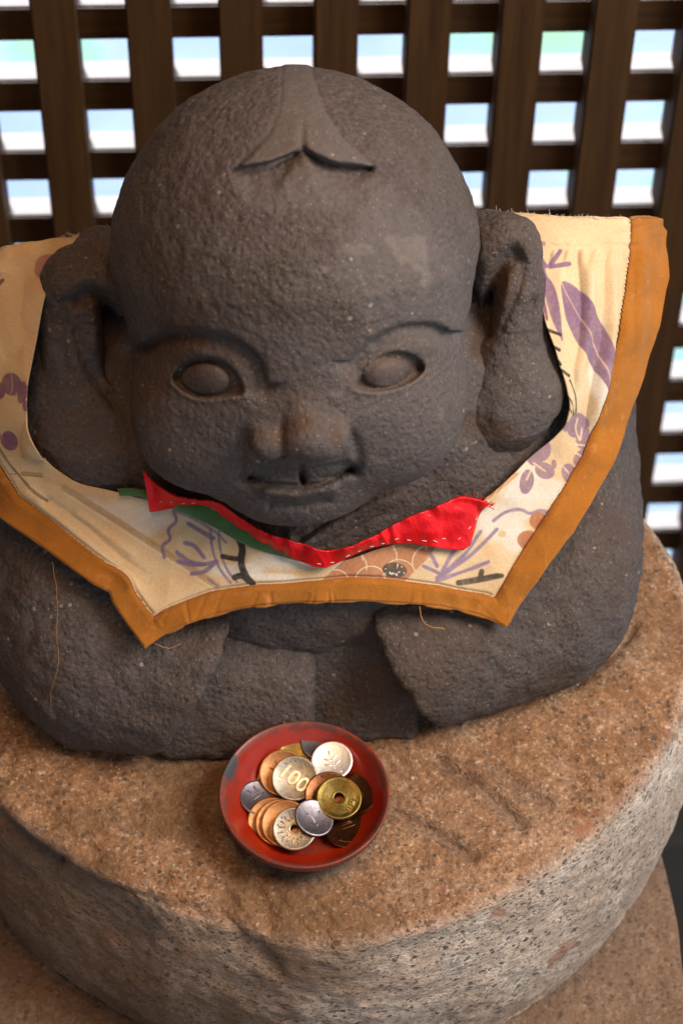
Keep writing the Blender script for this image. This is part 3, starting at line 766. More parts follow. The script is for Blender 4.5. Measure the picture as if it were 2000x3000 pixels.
def bib_color(u, v, P):
    n1 = vnoise(P, 30); n2 = vnoise(P, 90); n3 = vnoise(P, 220)
    C = np.zeros((len(u), 3)) + np.array([.60, .42, .235])
    WV = .96 + .10 * vnoise(P, 700) + .06 * n3
    def paint(mask, col, a=1.0):
        if a >= .8: a = a * WV
        m = np.clip(np.clip(mask, 0, 1) * a, 0, 1)[:, None]; C[:] = C * (1 - m) + np.array(col) * m
    def poly(pts, col, a=1.0, e=1.6): paint(1 - sst(-e, e, sdpoly(u, v, pts) + 1.2 * n3), col, a)
    def line(pts, wd, col, a=1.0, sm=2): paint(1 - sst(wd - 1.4, wd + 1.4, seg2(u, v, chaikin(pts, sm)) + .9 * n3), col, a)
    def blob(cx, cy, rx, ry, ang, col, a=1.0):
        c, s_ = math.cos(ang), math.sin(ang); x = (u - cx) * c + (v - cy) * s_; y = -(u - cx) * s_ + (v - cy) * c
        q = np.hypot(x / rx, y / ry); paint(1 - sst(.93, 1.05, q + .03 * n3), col, a)
    # faded and stained ground cloth
    paint(sst(-.2, .9, n1), (.72, .53, .31), .7); paint(sst(.2, .8, n2), (.60, .36, .15), .35)
    left = 1 - sst(40, 240, u); paint(left * sst(-.5, .7, n1 + n2 * .4) * (v < 1050), (.62, .34, .12), .55)
    # white resist-dyed clouds
    for cx, cy, rx, ry in [(300, 1190, 90, 45), (690, 1285, 110, 30), (1170, 1090, 60, 60), (1230, 1150, 60, 40), (1140, 1200, 60, 50), (1370, 850, 22, 120), (1230, 1120, 80, 30), (1190, 1240, 40, 30), (180, 1160, 60, 26), (540, 1310, 60, 20), (640, 1325, 60, 10)]:
        q = np.hypot((u - cx) / rx, (v - cy) / ry) + .35 * n2; paint(1 - sst(.6, 1.15, q), (.70, .64, .55), .75)
    # plain panel, lower left, and its seam
    panel = [(60, 1090), (150, 1118), (500, 1345), (505, 1380), (330, 1440), (230, 1340), (60, 1200), (20, 1110)]
    poly(panel, (.66, .47, .26), 1); 
    paint((1 - sst(2, 7, np.abs(seg2(u, v, [(150, 1118), (500, 1345)]) - 3))) , (.42, .27, .13), .8)
    line([(150, 1132), (490, 1352)], 2.0, (.74, .60, .40), .7, 0)
    inp = ~inpoly(u, v, panel)
    # leaves and flowers on the right
    leaf = chaikin([(1275, 638), (1325, 660), (1368, 720), (1398, 790), (1410, 860), (1400, 940), (1372, 870), (1322, 790), (1290, 730)], 2, True)
    poly(leaf, PUR); line([(1277, 642), (1330, 735), (1375, 820), (1398, 935)], 1.5, (.62, .42, .24), .8)
    poly(chaikin([(1238, 630), (1262, 640), (1278, 700), (1284, 790), (1268, 760), (1246, 690)], 2, True), PUR)
    poly(chaikin([(1232, 645), (1244, 690), (1252, 740), (1240, 730)], 2, True), (.19, .08, .12))
    for a in ([(1232, 580), (1252, 612)], [(1240, 595), (1250, 640)], [(1262, 610), (1286, 576)], [(1262, 613), (1306, 606)]): line(a, 5.5, PUR, 1, 0)
    line([(1230, 557), (1248, 560)], 4, PUR, .8, 0)
    for q in [(1321, 976, 27, 30, 0), (1338, 1004, 16, 22, .3), (1352, 1022, 26, 10, -.15), (1338, 1050, 26, 17, -.7), (1340, 1072, 14, 22, .2), (1306, 1087, 19, 23, -.3), (1271, 1066, 6, 11, 0), (1249, 1081, 23, 19, .3), (1206, 1106, 17, 29, .2), (1243, 1035, 22, 26, .3), (1228, 1052, 20, 18, 0), (1292, 978, 8, 12, 0)]: blob(*q, PUR)
    for a in ([(1322, 960), (1318, 985), (1330, 1010)], [(1306, 1018), (1328, 1022), (1360, 1024)], [(1320, 1040), (1345, 1052), (1352, 1062)], [(1290, 1068), (1306, 1088)], [(1225, 1064), (1250, 1082)], [(1216, 1082), (1206, 1100)], [(1335, 985), (1332, 1010)]): line(a, 2.0, (.68, .50, .30), .9)
    for a in ([(1316, 945), (1313, 905), (1298, 868)], [(1311, 950), (1300, 915), (1288, 900)], [(1303, 945), (1290, 925)]): line(a, 2.0, BLK)
    for a in ([(1246, 756), (1276, 766)], [(1244, 786), (1272, 800)], [(1255, 812), (1276, 832)], [(1280, 846), (1296, 858)]): line(a, 3.6, BLK)
    line([(1130, 1195), (1160, 1172), (1195, 1168), (1215, 1182), (1240, 1170), (1262, 1180)], 4, PUR2, .9)
    for a in ([(1012, 1310), (1040, 1262), (1062, 1222)], [(1000, 1326), (1060, 1280), (1100, 1220)], [(1010, 1322), (1080, 1275), (1138, 1215)], [(1000, 1332), (1070, 1310), (1118, 1290)], [(970, 1300), (1010, 1318)], [(985, 1270), (1000, 1300)]): line(a, 4.4, PUR2, .95)
    blob(1236, 1196, 22, 20, 0, TER); blob(1212, 1240, 26, 22, 0, TER); blob(1150, 1226, 10, 8, 0, (.60, .42, .20))
    line([(1050, 1338), (1095, 1332), (1140, 1322)], 7, BLK); line([(1100, 1330), (1104, 1312)], 6, BLK, 1, 0); blob(1146, 1322, 10, 6, 0, BLK)
    # terracotta scale-pattern patch
    tpatch = [(735, 1335), (800, 1275), (870, 1245), (1010, 1245), (925, 1340)]
    poly(tpatch, (.42, .15, .06)); tm = inpoly(u, v, tpatch)
    for cx, cy, r in [(800, 1300, 40), (870, 1278, 40), (940, 1256, 38), (850, 1330, 34), (915, 1318, 36), (985, 1290, 40), (770, 1335, 30)]:
        d_ = np.abs(np.hypot(u - cx, (v - cy) * 1.1) - r); paint((1 - sst(.8, 2.2, d_)) * tm * (v < cy + 8), (.72, .56, .34), .85)
    blob(904, 1309, 29, 17, .1, BLK)
    dots = (vnoise(P, 900) > .45) & (np.hypot((u - 904) / 27, (v - 1309) / 15) < 1); paint(dots.astype(float), (.6, .58, .5), .9)
    poly([(1100, 1160), (1190, 1085), (1160, 1080), (1050, 1150)], (.48, .17, .06)); 
    for k in range(7): line([(1070 + k * 12, 1165), (1100 + k * 9, 1120), (1150 + k * 7, 1080)], 1.1, (.72, .50, .25), .8)
    # left centre: purple line drawing and black twig
    for a in ([(402, 1172), (412, 1195), (385, 1215), (398, 1238), (372, 1252), (378, 1280)], [(436, 1200), (470, 1222), (492, 1235)], [(428, 1246), (450, 1252), (470, 1280)], [(408, 1268), (436, 1292), (470, 1296)], [(410, 1290), (450, 1300), (498, 1290)], [(440, 1318), (470, 1315), (490, 1296)]): line(a, 5.0 if a[0][0] > 405 else 4.0, PUR2, .9 )
    for a in ([(486, 1215), (488, 1260), (502, 1305), (530, 1338)], [(505, 1215), (505, 1262), (520, 1310), (545, 1336)], [(480, 1330), (500, 1345)]): line(a, 3.0, PUR2, .85)
    line([(405, 1170), (450, 1190), (500, 1220), (520, 1245)], 3.4, PUR2, .7)
    for a, wd in (([(512, 1278), (540, 1284), (556, 1282)], 6), ([(548, 1232), (560, 1262), (552, 1292), (566, 1326), (580, 1340)], 8), ([(540, 1326), (556, 1320), (572, 1334)], 7), ([(552, 1280), (558, 1262)], 7)): line(a, wd, BLK)
    # upper left
    blob(118, 622, 34, 34, 0, (.30, .12, .12), .75)
    for q in [(36, 880, 27, 26, 0), (62, 896, 12, 26, .2), (2, 896, 18, 20, 0), (70, 925, 8, 12, 0), (26, 1010, 21, 24, 0), (-4, 1000, 10, 14, 0)]: blob(*q, (.22, .09, .12))
    line([(36, 860), (38, 890), (30, 905)], 1.6, (.55, .33, .18), .8); line([(48, 900), (46, 915), (54, 925)], 1.6, (.55, .33, .18), .8)
    line([(-10, 1000), (10, 1050), (50, 1100), (110, 1150)], 3.0, (.12, .09, .07), .8); line([(-10, 665), (8, 645)], 5, BLK, .8, 0)
    line([(52, 1088), (96, 1090)], 5, (.25, .22, .07), .7, 0)
    # general dirt
    paint(sst(.1, .9, vnoise(P, 14)), (.50, .36, .22), .22)
    return C
def march_env(fn, U_, V_, off):
    return march(lambda P: fn(P) - off, U_, V_)
def normals_of(fn, P):
    e = 8e-4; g = np.stack([fn(P + np.eye(3)[k] * e) - fn(P - np.eye(3)[k] * e) for k in range(3)], -1)
    return g / (np.linalg.norm(g, axis=-1, keepdims=True) + 1e-9)
def bd_pre(u, v): return np.ones_like(u)
def build_bib():
    ns, ntt = 2300, 150
    O = np.array([a for a, b in BST] + [BST[0][0]], float); I = np.array([b for a, b in BST] + [BST[0][1]], float)
    d = np.r_[0, np.cumsum(np.linalg.norm(np.diff(O, axis=0), axis=1))]; s_ = np.linspace(0, d[-1], ns + 1)[:-1]
    Oi = np.stack([np.interp(s_, d, O[:, k]) for k in (0, 1)], -1); Ii = np.stack([np.interp(s_, d, I[:, k]) for k in (0, 1)], -1)
    ker = np.hanning(61); ker /= ker.sum()
    for k in (0, 1): Ii[:, k] = np.convolve(np.r_[Ii[-30:, k], Ii[:, k], Ii[:30, k]], ker, 'valid')
    Sm = Oi.copy(); k2 = np.hanning(91); k2 /= k2.sum()
    for k in (0, 1): Sm[:, k] = np.convolve(np.r_[Oi[-45:, k], Oi[:, k], Oi[:45, k]], k2, 'valid')
    cd_ = np.min([np.hypot(Oi[:, 0] - x, Oi[:, 1] - y) for x, y in ((1512, 508), (1157, 1437), (333, 1487), (254, 1374), (-150, 590))], axis=0)
    wt = sst(25, 110, cd_)[:, None]; Oi = Oi * (1 - wt) + Sm * wt
    Oi += (smooth_noise_line(ns, 170, .55))[:, None]
    t = np.linspace(0, 1, ntt)
    G = Oi[:, None] * (1 - t[None, :, None]) + Ii[:, None] * t[None, :, None]
    U_, V_ = G[..., 0].ravel(), G[..., 1].ravel()
    # march on a coarse grid and interpolate, so the cloth stays fluid
    cs, ct = 230, 26
    si = np.linspace(0, ns, cs + 1)[:-1].astype(int); ti = np.linspace(0, ntt - 1, ct).astype(int)
    Gc = G[si][:, ti]; off = .0010
    Pc = march_env(cloth_env, Gc[..., 0].ravel(), Gc[..., 1].ravel(), off).reshape(cs, ct, 3)
    dep = np.linalg.norm(Pc - CAM, axis=-1)
    dep0 = dep.copy()
    for _ in range(10):      # relax
        dp = np.pad(dep, ((1, 1), (0, 0)), 'wrap'); dp = np.pad(dp, ((0, 0), (1, 1)), 'edge')
        dep = .4 * dep + .15 * (dp[:-2, 1:-1] + dp[2:, 1:-1] + dp[1:-1, :-2] + dp[1:-1, 2:])
    dep = np.minimum(dep, dep0 + .0003)
    sf = np.arange(ns) / ns * cs; i0 = np.floor(sf).astype(int) % cs; i1 = (i0 + 1) % cs; fs = (sf - np.floor(sf))[:, None]
    tf = t * (ct - 1); j0 = np.minimum(np.floor(tf).astype(int), ct - 2); ft = (tf - j0)[None, :]
    D = (dep[i0][:, j0] * (1 - fs) + dep[i1][:, j0] * fs) * (1 - ft) + (dep[i0][:, j0 + 1] * (1 - fs) + dep[i1][:, j0 + 1] * fs) * ft
    r = rays(U_, V_); r /= np.linalg.norm(r, axis=-1, keepdims=True)
    P = CAM + D.ravel()[:, None] * r
    N = normals_of(cloth_env, P)
    # folds
    u, v = U_, V_
    w_ = 0.0 * u
    rt_ = sst(1230, 1330, u) * sst(560, 640, v) * (1 - sst(900, 1080, v))
    w_ += .0027 * rt_ * (np.sin((u + .10 * v) / 10.5 + 2.0 * vnoise(P, 22)) + .6 * np.sin((u - .05 * v) / 23))
    gat = np.exp(-((v - 588) / 22) ** 2) * (u > 1200)
    w_ += .0012 * gat * np.sin((u + .25 * v) / 5.0 + 2 * vnoise(P, 60)) - .0012 * np.exp(-((v - 566 - (1460 - u) * .02) / 6) ** 2) * (u > 1150)
    w_ += .0020 * (u < 260) * (v < 1050) * (1 - 2 * np.abs(vnoise(P, 30)) + .5 * vnoise(P, 90))
    w_ += .0012 * sst(1050, 1180, v) * (1 - 2 * np.abs(vnoise(P * np.array([1, 1.6, 1]), 34))) * (bd_pre(u, v) > 0)
    for pl, dd, ww in (([(110, 1150), (200, 1215), (330, 1330)], -.0022, 12), ([(70, 1130), (200, 1245), (300, 1340)], .0020, 16), ([(180, 1180), (300, 1270)], .0012, 10), ([(1300, 870), (1345, 990), (1300, 1060)], -.0016, 16), ([(1370, 840), (1350, 950), (1330, 1010)], .0018, 14), ([(40, 950), (45, 1040)], -.0012, 12)):
        w_ += dd * np.exp(-(seg2(u, v, pl) / ww) ** 2)
    w_ += .0010 * vnoise(P, 45) + .0006 * vnoise(P, 110) - .0010 * np.abs(vnoise(P + 9, 60))
    w_ *= 1 - (u > 1250) * (1 - sst(10, 90, seg2(u, v, [a for a, b in BST][4:17]))) * .9
    w_ = np.maximum(w_, -.0009) + .0007
    # inner edge stands off the stone a little on the sides
    tt = np.tile(t, ns); side_ = (u < 330) * sst(600, 680, v) * (1 - sst(960, 1120, v)) + (u > 1180) * sst(600, 680, v) * (1 - sst(880, 1040, v))
    w_ += .006 * side_ * tt ** 3
    # binding
    cuts = [i for i, (a, b) in enumerate(BST)]
    ob = [a for a, b in BST][4:39]
    de = seg2(u, v, ob)
    wid = np.where(v < 640, 74, np.where(v < 1100, 76, 70)) * 1.0
    bottom = seg2(u, v, [a for a, b in BST][16:26]); sides = np.minimum(seg2(u, v, [(1516, 500), (1522, 600), (1515, 680)] + [a for a, b in BST][9:17]), seg2(u, v, [a for a, b in BST][25:39]))
    right = u > 700
    wid_s = np.where(right, 74 - 22 * sst(1080, 1420, v) + 6 * np.sin(v / 90), 66 + 8 * np.sin(v / 120)); wid_b = 50 + 4 * np.sin(u / 60)
    b1 = sides - wid_s; b2 = bottom - wid_b; bd = np.minimum(b1, b2)
    lift = .0012 * (1 - sst(-14, 1, bd)) * sst(0, 9, np.minimum(sides, bottom) + 2)
    puck = np.sin(u / 7.5 + 3 * vnoise(P, 30)) * sst(0, .6, vnoise(P + 5, 20) + .3)
    lift += .0004 * puck * (1 - sst(-10, 0, b2)) * (b1 > 0) + .0010 * (1 - sst(-10, 0, b1)) * (vnoise(P, 60) + np.sin(v / 23.) * .5)
    for uk in (395, 428, 470, 505, 585, 622, 700, 716, 752, 768, 835, 936, 962, 1010, 1060):
        lift -= (.0003 + .0003 * ((uk * 7) % 5) / 4) * np.exp(-((u - uk + (.4 - .2 * (uk % 5)) * (v - 1380)) / (4 + uk % 4)) ** 2) * (b2 < 0) * (b1 > 4) * sst(.3, 1, (v - 1330) / 45)
    lift -= .0012 * np.exp(-((bd - 2) / 4.) ** 2)
    P = P + (w_ + lift)[:, None] * N
    Q = grid_quads(ns, ntt, True)[:, ::-1]
    qm = bd[Q].mean(1) < 0
    def sub(sel):
        q = Q[sel]; ids = np.unique(q); mp = np.full(len(P), -1); mp[ids] = np.arange(len(ids)); return ids, mp[q]
    ia, qa = sub(~qm); ib, qb = sub(qm)
    top = npmesh('patchwork_cloth', P[ia], qa); attr(top, 'print', bib_color(u[ia], v[ia], P[ia]))
    bot = npmesh('orange_binding', P[ib] + N[ib] * .0006, qb)
    return top, bot, (u, v, P, N, bd)
BIB = empty('cloth_bib', (0, .16, .10)); tag(BIB, 'cream patchwork bib with purple leaf print, orange binding and red neckline, around the statue shoulders', 'bib')
bt_, bb_, bibdata = build_bib()
def solid(o, t, off=-1):
    m = o.modifiers.new('thickness', 'SOLIDIFY'); m.thickness = t; m.offset = off; return o
solid(link('patchwork_cloth', bt_, M_bib, BIB), .0009); solid(link('orange_binding', bb_, M_orange, BIB), .0012)

def strip(name, top, bot, mat, off_t, off_b, n, m, wr, parent, seed=0, jag=0):
    T = resample(chaikin(top, 1), n); B = resample(chaikin(bot, 1), n); t = np.linspace(0, 1, m)
    T = T + rng.normal(size=(n, 1)) * jag * np.array([0.3, 1.0])
    G = T[:, None] * (1 - t[None, :, None]) + B[:, None] * t[None, :, None]
    u, v = G[..., 0].ravel(), G[..., 1].ravel(); P0 = march_env(cloth_env, u, v, .002)
    tt = np.tile(t, n); ss = np.repeat(np.linspace(0, 1, n), m)
    L = np.linalg.norm(np.diff(T, axis=0), axis=1).sum()
    w_ = off_t * (1 - tt) ** 1.5 + off_b * tt + wr * (vnoise(P0 + seed, 95) + .35 * np.sin(ss * L / 11 + 6 * vnoise(P0, 60)) + .5 * vnoise(P0 + seed, 210) * (1 - tt * .6)) + .0022 * np.sin(math.pi * tt)
    P = march_env(cloth_env, u, v, .002 + w_)
    me = npmesh(name, P, grid_quads(n, m)[:, ::-1]); o = link(name, me, mat, parent); solid(o, .0009); return o, (T, B)
strip('green_lining', [(270, 1122), (300, 1120), (345, 1128), (440, 1160), (482, 1152), (545, 1195), (620, 1238), (700, 1272), (745, 1290)], [(275, 1140), (310, 1138), (350, 1150), (445, 1190), (490, 1210), (560, 1252), (640, 1278), (715, 1296), (750, 1302)], M_green, .0035, .0012, 260, 14, .0006, BIB, 3)
RED_T, RED_B = .0110, .0045
redT = [(328, 1082), (350, 1108), (392, 1138), (440, 1150), (498, 1150), (530, 1178), (560, 1196), (600, 1222), (640, 1236), (700, 1252), (740, 1270), (800, 1262), (850, 1238), (905, 1205), (950, 1184), (1000, 1166), (1050, 1142), (1090, 1146), (1124, 1158)]
redB = [(345, 1176), (372, 1173), (400, 1166), (450, 1158), (488, 1166), (520, 1196), (560, 1222), (610, 1252), (680, 1286), (738, 1308), (780, 1292), (830, 1266), (880, 1252), (930, 1246), (980, 1254), (1030, 1262), (1076, 1264), (1090, 1218), (1100, 1180)]
_, (rT, rB) = strip('red_satin_collar', redT, redB, M_satin, RED_T, RED_B, 420, 30, .0020, BIB, 7, .7)

def tube(pts, r, k=5):
    pts = np.asarray(pts, float); n = len(pts); T = np.gradient(pts, axis=0); T /= np.linalg.norm(T, axis=1, keepdims=True) + 1e-12
    a = np.cross(T, [0.3, .2, 1.0]); a /= np.linalg.norm(a, axis=1, keepdims=True) + 1e-12; b = np.cross(T, a)
    th = np.linspace(0, 2 * math.pi, k, endpoint=False)
    V = pts[:, None] + r * (np.cos(th)[None, :, None] * a[:, None] + np.sin(th)[None, :, None] * b[:, None])
    i = np.arange(n - 1)[:, None]; j = np.arange(k)[None]; j2 = (j + 1) % k
    Q = np.stack([i * k + j, i * k + j2, (i + 1) * k + j2, (i + 1) * k + j], -1).reshape(-1, 4)
    return V.reshape(-1, 3), Q
def tubes(name, lst, mat, parent):
    Vs, Qs, o = [], [], 0
    for pts, r in lst:
        V, Q = tube(pts, r); Vs.append(V); Qs.append(Q + o); o += len(V)
    return link(name, npmesh(name, np.vstack(Vs), np.vstack(Qs)), mat, parent)
# stitches: pick the cloth vertex nearest to each photo point
bu, bv, bP, bN, bbd = bibdata
from mathutils import kdtree
near = np.nonzero(np.abs(bbd) < 6)[0][::3]
kd = kdtree.KDTree(len(near))
for i, k in enumerate(near): kd.insert((bu[k], bv[k], 0), i)
kd.balance()
def on_bib(x, y, off):
    _, i, dd = kd.find((x, y, 0)); k = near[i]; return bP[k] + bN[k] * off, dd
st = []
def offset_line(poly, wfun, n):
    p = resample(poly, n); t = np.gradient(p, axis=0); t /= np.linalg.norm(t, axis=1, keepdims=True); nrm = np.stack([t[:, 1], -t[:, 0]], -1)
    return p - nrm * np.array([wfun(*q) for q in p])[:, None]
def stitch_line(line, gap):
    L = np.linalg.norm(np.diff(line, axis=0), axis=1).sum(); p = resample(line, max(4, int(L / gap)))
    for k in range(0, len(p) - 1):
        a, b = p[k], p[k] + (p[k + 1] - p[k]) * random.uniform(.5, .75)
        A, da = on_bib(a[0], a[1], .0009); B, db = on_bib(b[0], b[1], .0009)
        if da > 8 or db > 8: continue
        st.append((np.array([A, (A + B) / 2 + np.array([0, -.0002, .0002]), B]), .00018))
OUT = [a for a, b in BST]
stitch_line(offset_line([(1516, 500), (1522, 600), (1515, 680)] + OUT[9:17], lambda x, y: -(74 - 22 * sst(1080, 1420, y) + 6 * math.sin(y / 90) + 0), 500), 8)
stitch_line(offset_line(OUT[16:26], lambda x, y: -(50 + 4 * math.sin(x / 60) + 0), 300), 8)
stitch_line(offset_line(OUT[25:34], lambda x, y: -(66 + 8 * math.sin(y / 120) + 0), 300), 8)
if st: tubes('white_stitching', st, M_thread, BIB)['kind'] = 'stuff'
# running stitches on the red collar
rs = []
def red_pt(s_, t_, off):
    i = min(int(s_ * (len(rT) - 1)), len(rT) - 1); q = rT[i] * (1 - t_) + rB[i] * t_
    return march_env(cloth_env, np.array([q[0]]), np.array([q[1]]), .002 + off + RED_T * (1 - t_) ** 1.5 + RED_B * t_ + .0022 * math.sin(math.pi * t_))[0]
for s0 in [.03, .06, .09, .13, .18] + list(np.arange(.50, .97, .035)):
    t0 = random.uniform(.70, .84); s0 += random.uniform(-.008, .008)
    a = red_pt(s0, t0, .0016); b = red_pt(s0 + random.uniform(.006, .012), t0 + random.uniform(-.05, .05), .0016); rs.append((np.array([a, (a + b) / 2, b]), .00018))
tubes('basting_stitch', rs, M_thread, BIB)['kind'] = 'stuff'
def px_thread(pts, off, r):
    q = resample(chaikin(pts, 2), 40); P = march_env(cloth_env, q[:, 0], q[:, 1], off - .005); return (P + rng.normal(size=P.shape) * .00012, r)
for th_ in ([px_thread([(120, 1290), (134, 1370), (130, 1450), (138, 1530), (118, 1580), (116, 1625)], .0040, .00012),
                       px_thread([(962, 1392), (968, 1425), (985, 1440), (1020, 1444)], .0065, .00026),
                       px_thread([(355, 1478), (390, 1492), (415, 1478)], .004, .00020),
                       px_thread([(22, 1088), (60, 1090), (100, 1096)], .011, .00022)]): tubes('loose_thread', [th_], M_othread, BIB)
# frayed fibres along the top hem and the red collar ends
fz = []
for k in range(130):
    side_ = random.random() < .5
    x = random.uniform(130, 250) if side_ else random.uniform(1110, 1500)
    y = np.interp(x, [0, 120, 250, 1100, 1300, 1460, 1512], [577, 553, 523, 483, 498, 503, 508]) + random.uniform(-1, 3)
    p = march_env(cloth_env, np.array([x]), np.array([y]), .002)[0]
    dv = np.array([random.gauss(0, 1), random.gauss(0, .5), abs(random.gauss(0, 1)) + .3]); dv *= random.uniform(.001, .0032) / np.linalg.norm(dv)
    fz.append((np.array([p, p + dv * .5 + rng.normal(size=3) * .0003, p + dv]), .00009))
tubes('frayed_fibre', fz, M_thread, BIB)['kind'] = 'stuff'
fz = []
for k in range(46):
    x0, y0 = random.choice([(1122, 1160), (1105, 1150), (1060, 1142), (1080, 1145)]); x0 += random.uniform(-14, 6)
    p = march_env(cloth_env, np.array([x0]), np.array([y0 + random.uniform(-4, 6)]), .005)[0]
    dv = np.array([random.uniform(.2, 1), random.gauss(0, .5), random.gauss(.4, .6)]); dv *= random.uniform(.001, .0035) / np.linalg.norm(dv)
    fz.append((np.array([p, p + dv * .5, p + dv + rng.normal(size=3) * .0003]), .00022))
tubes('frayed_red_fibre', fz, M_satin, BIB)['kind'] = 'stuff'

# ------------------------------------------------------------------ bowl and coins
BR = .0408
bowl = empty('lacquer_bowl', (0, -.0022, .0), (math.radians(3), 0, math.radians(0)))
tag(bowl, 'small round red lacquer bowl of coins on the granite in front of the statue', 'bowl')
bpy.context.view_layer.update()
def bowl_inner(r): return .0032 + .0185 * (np.asarray(r) / .0385) ** 3.2
def build_bowl():
    prof = [(r, float(bowl_inner(r))) for r in np.linspace(0, .0385, 34)]
    prof += [(.0392, .0222), (.0399, .0229), (.0405, .0229), (.0409, .0224), (.0410, .0216), (.0406, .0203)]
    prof += [(.0410 * math.cos(a) ** 1.45, .0205 - .0185 * math.sin(a) ** 1.1) for a in np.linspace(.15, 1.12, 18)]
    prof += [(.0195, .0022), (.0190, .0004), (.0172, .0004), (.0168, .0022), (.009, .0022), (0.0, .0022)]
    prof = np.array(prof); na = 220; a = np.linspace(0, 2 * math.pi, na, endpoint=False)
    P = np.stack([prof[None, :, 0] * np.cos(a)[:, None], prof[None, :, 0] * np.sin(a)[:, None], np.broadcast_to(prof[None, :, 1], (na, len(prof)))], -1).reshape(-1, 3)
    out = P[:, :2] / (np.linalg.norm(P[:, :2], axis=1, keepdims=True) + 1e-9)
    P[:, :2] += out * (.00025 * vnoise(P, 60) * (np.linalg.norm(P[:, :2], axis=1, keepdims=True) > .03).ravel())[:, None]
    me = npmesh('bowl_body', P, grid_quads(na, len(prof), True))
    Wd = (np.array(bowl.matrix_world)[:3, :3] @ P.T).T + np.array(bowl.location)
    u, v = proj(Wd); idx = np.tile(np.arange(len(prof)), na); r = np.hypot(P[:, 0], P[:, 1])
    inner = idx < 36
    chip = (1 - sst(.75, 1.1, np.hypot((u - 529) / 19, (v - 1758) / 34) + .25 * vnoise(P, 400))) * (r > .030) * (idx < 40)
    chip = np.maximum(chip, (1 - sst(.3, .6, np.hypot((u - 590) / 60, (v - 1662) / 10) + .5 * vnoise(P, 700))) * (r > .0385) * .8)
    attr(me, 'chip', chip); attr(me, 'wear', ((idx >= 33) & (idx < 41)) * (.85 + .4 * vnoise(P, 80)) + .45 * ((idx >= 41)) + .35 * (idx < 34) * sst(.030, .0385, r) * sst(-.1, .6, vnoise(P, 90)))
    return me
bb = link('bowl_body', build_bowl(), mat_lacquer()); bb.parent = bowl

M_cupro = mat_metal('cupronickel', (.40, .36, .30), (.20, .15, .10), .36, .6)
M_cupb = mat_metal('rubbed_cupronickel', (.62, .56, .48), (.42, .35, .27), .30, .4)
M_alu = mat_metal('aluminium', (.90, .88, .84), (.62, .58, .52), .42, .4)
M_alud = mat_metal('dull_aluminium', (.20, .17, .18), (.10, .08, .08), .34, .6)
M_cop = mat_metal('worn_bronze', (.46, .23, .10), (.27, .12, .05), .36, .6)
M_copd = mat_metal('dark_bronze', (.22, .085, .035), (.10, .035, .015), .25, .6)
M_brass = mat_metal('brass', (.19, .135, .035), (.10, .065, .018), .30, .7)
COINS = []
def text_mesh(txt, size, ext):
    cu = bpy.data.curves.new('t', 'FONT'); cu.body = txt; cu.size = size; cu.extrude = ext; cu.align_x = 'CENTER'; cu.align_y = 'CENTER'; cu.offset = size * .012
    o = bpy.data.objects.new('t', cu); COL.objects.link(o); bpy.context.view_layer.update()
    me = bpy.data.meshes.new_from_object(o.evaluated_get(bpy.context.evaluated_depsgraph_get())); bpy.data.objects.remove(o); return me
def relief(shapes, z):
    "little raised leaf / dash shapes: (x, y, len, wid, ang)"
    bm = bmesh.new()
    for x, y, l_, w_, a in shapes:
        m = Matrix.Translation((x, y, z)) @ Matrix.Rotation(a, 4, 'Z') @ Matrix.Diagonal((l_, w_, .00030, 1))
        bmesh.ops.create_icosphere(bm, subdivisions=2, radius=1, matrix=m)
    me = bpy.data.meshes.new('relief'); bm.to_mesh(me); bm.free(); return me
def coin(name, label, mat, dia, px, py, z, nx=0., ny=0., spin=0., hole=0., rel=None, txt=None, grooves=0, group='coins heaped in the red bowl'):
    c = onz(np.float64(px), np.float64(py), z); N = Vector((nx, ny, 1)).normalized()
    o = empty(name, tuple(c)); o.rotation_euler = (Vector((0, 0, 1)).rotation_difference(N).to_matrix().to_4x4() @ Matrix.Rotation(spin, 4, 'Z')).to_euler()
    R = dia / 2; th = .00085
    prof = []
    if hole: prof += [(hole, -th), (hole, th * .9), (hole + .00015, th), (hole + .0007, th), (hole + .0009, th - .00018)]
    else: prof += [(0, th - .00016)]
    if grooves:
        for g in np.linspace((hole or .001) + .0012, R - .0025, grooves * 4): prof.append((g, th - .00018 + .00006 * math.sin(g * 9000)))
    prof += [(R - .0013, th - .00016), (R - .0010, th), (R - .0003, th), (R - .00005, th - .0002), (R, th * .4), (R, -th * .4), (R - .0003, -th)]
    if not hole: prof += [(0, -th)]
    else: prof += [(hole, -th)]
    n = 64; a = np.linspace(0, 2 * math.pi, n, endpoint=False); prof = np.array(prof)
    P = np.stack([prof[None, :, 0] * np.cos(a)[:, None], prof[None, :, 0] * np.sin(a)[:, None], np.broadcast_to(prof[None, :, 1], (n, len(prof)))], -1).reshape(-1, 3)
    b = link('disc', npmesh('disc', P, grid_quads(n, len(prof), True)), mat); b.parent = o
    md = b.modifiers.new('es', 'EDGE_SPLIT'); md.split_angle = math.radians(40)
    if rel:
        r_ = link('relief', relief(rel, th - .00016), mat); r_.parent = o
    for t in (txt or []):
        body, size, x, y, ang = t
        q = link('numeral' if body.isdigit() else 'lettering', text_mesh(body, size, .00035), M_cupb if mat == M_cupro else mat, smooth=False); q.parent = o
        q.location = (x, y, th - .00010); q.rotation_euler = (0, 0, ang)
    tag(o, label, 'coin', group); COINS.append(o); return o
ring = lambda n, r, l_, w_, off=0, a0=0, a1=2 * math.pi: [(r * math.cos(t), r * math.sin(t), l_, w_, t + off) for t in np.linspace(a0, a1, n, endpoint=False)]
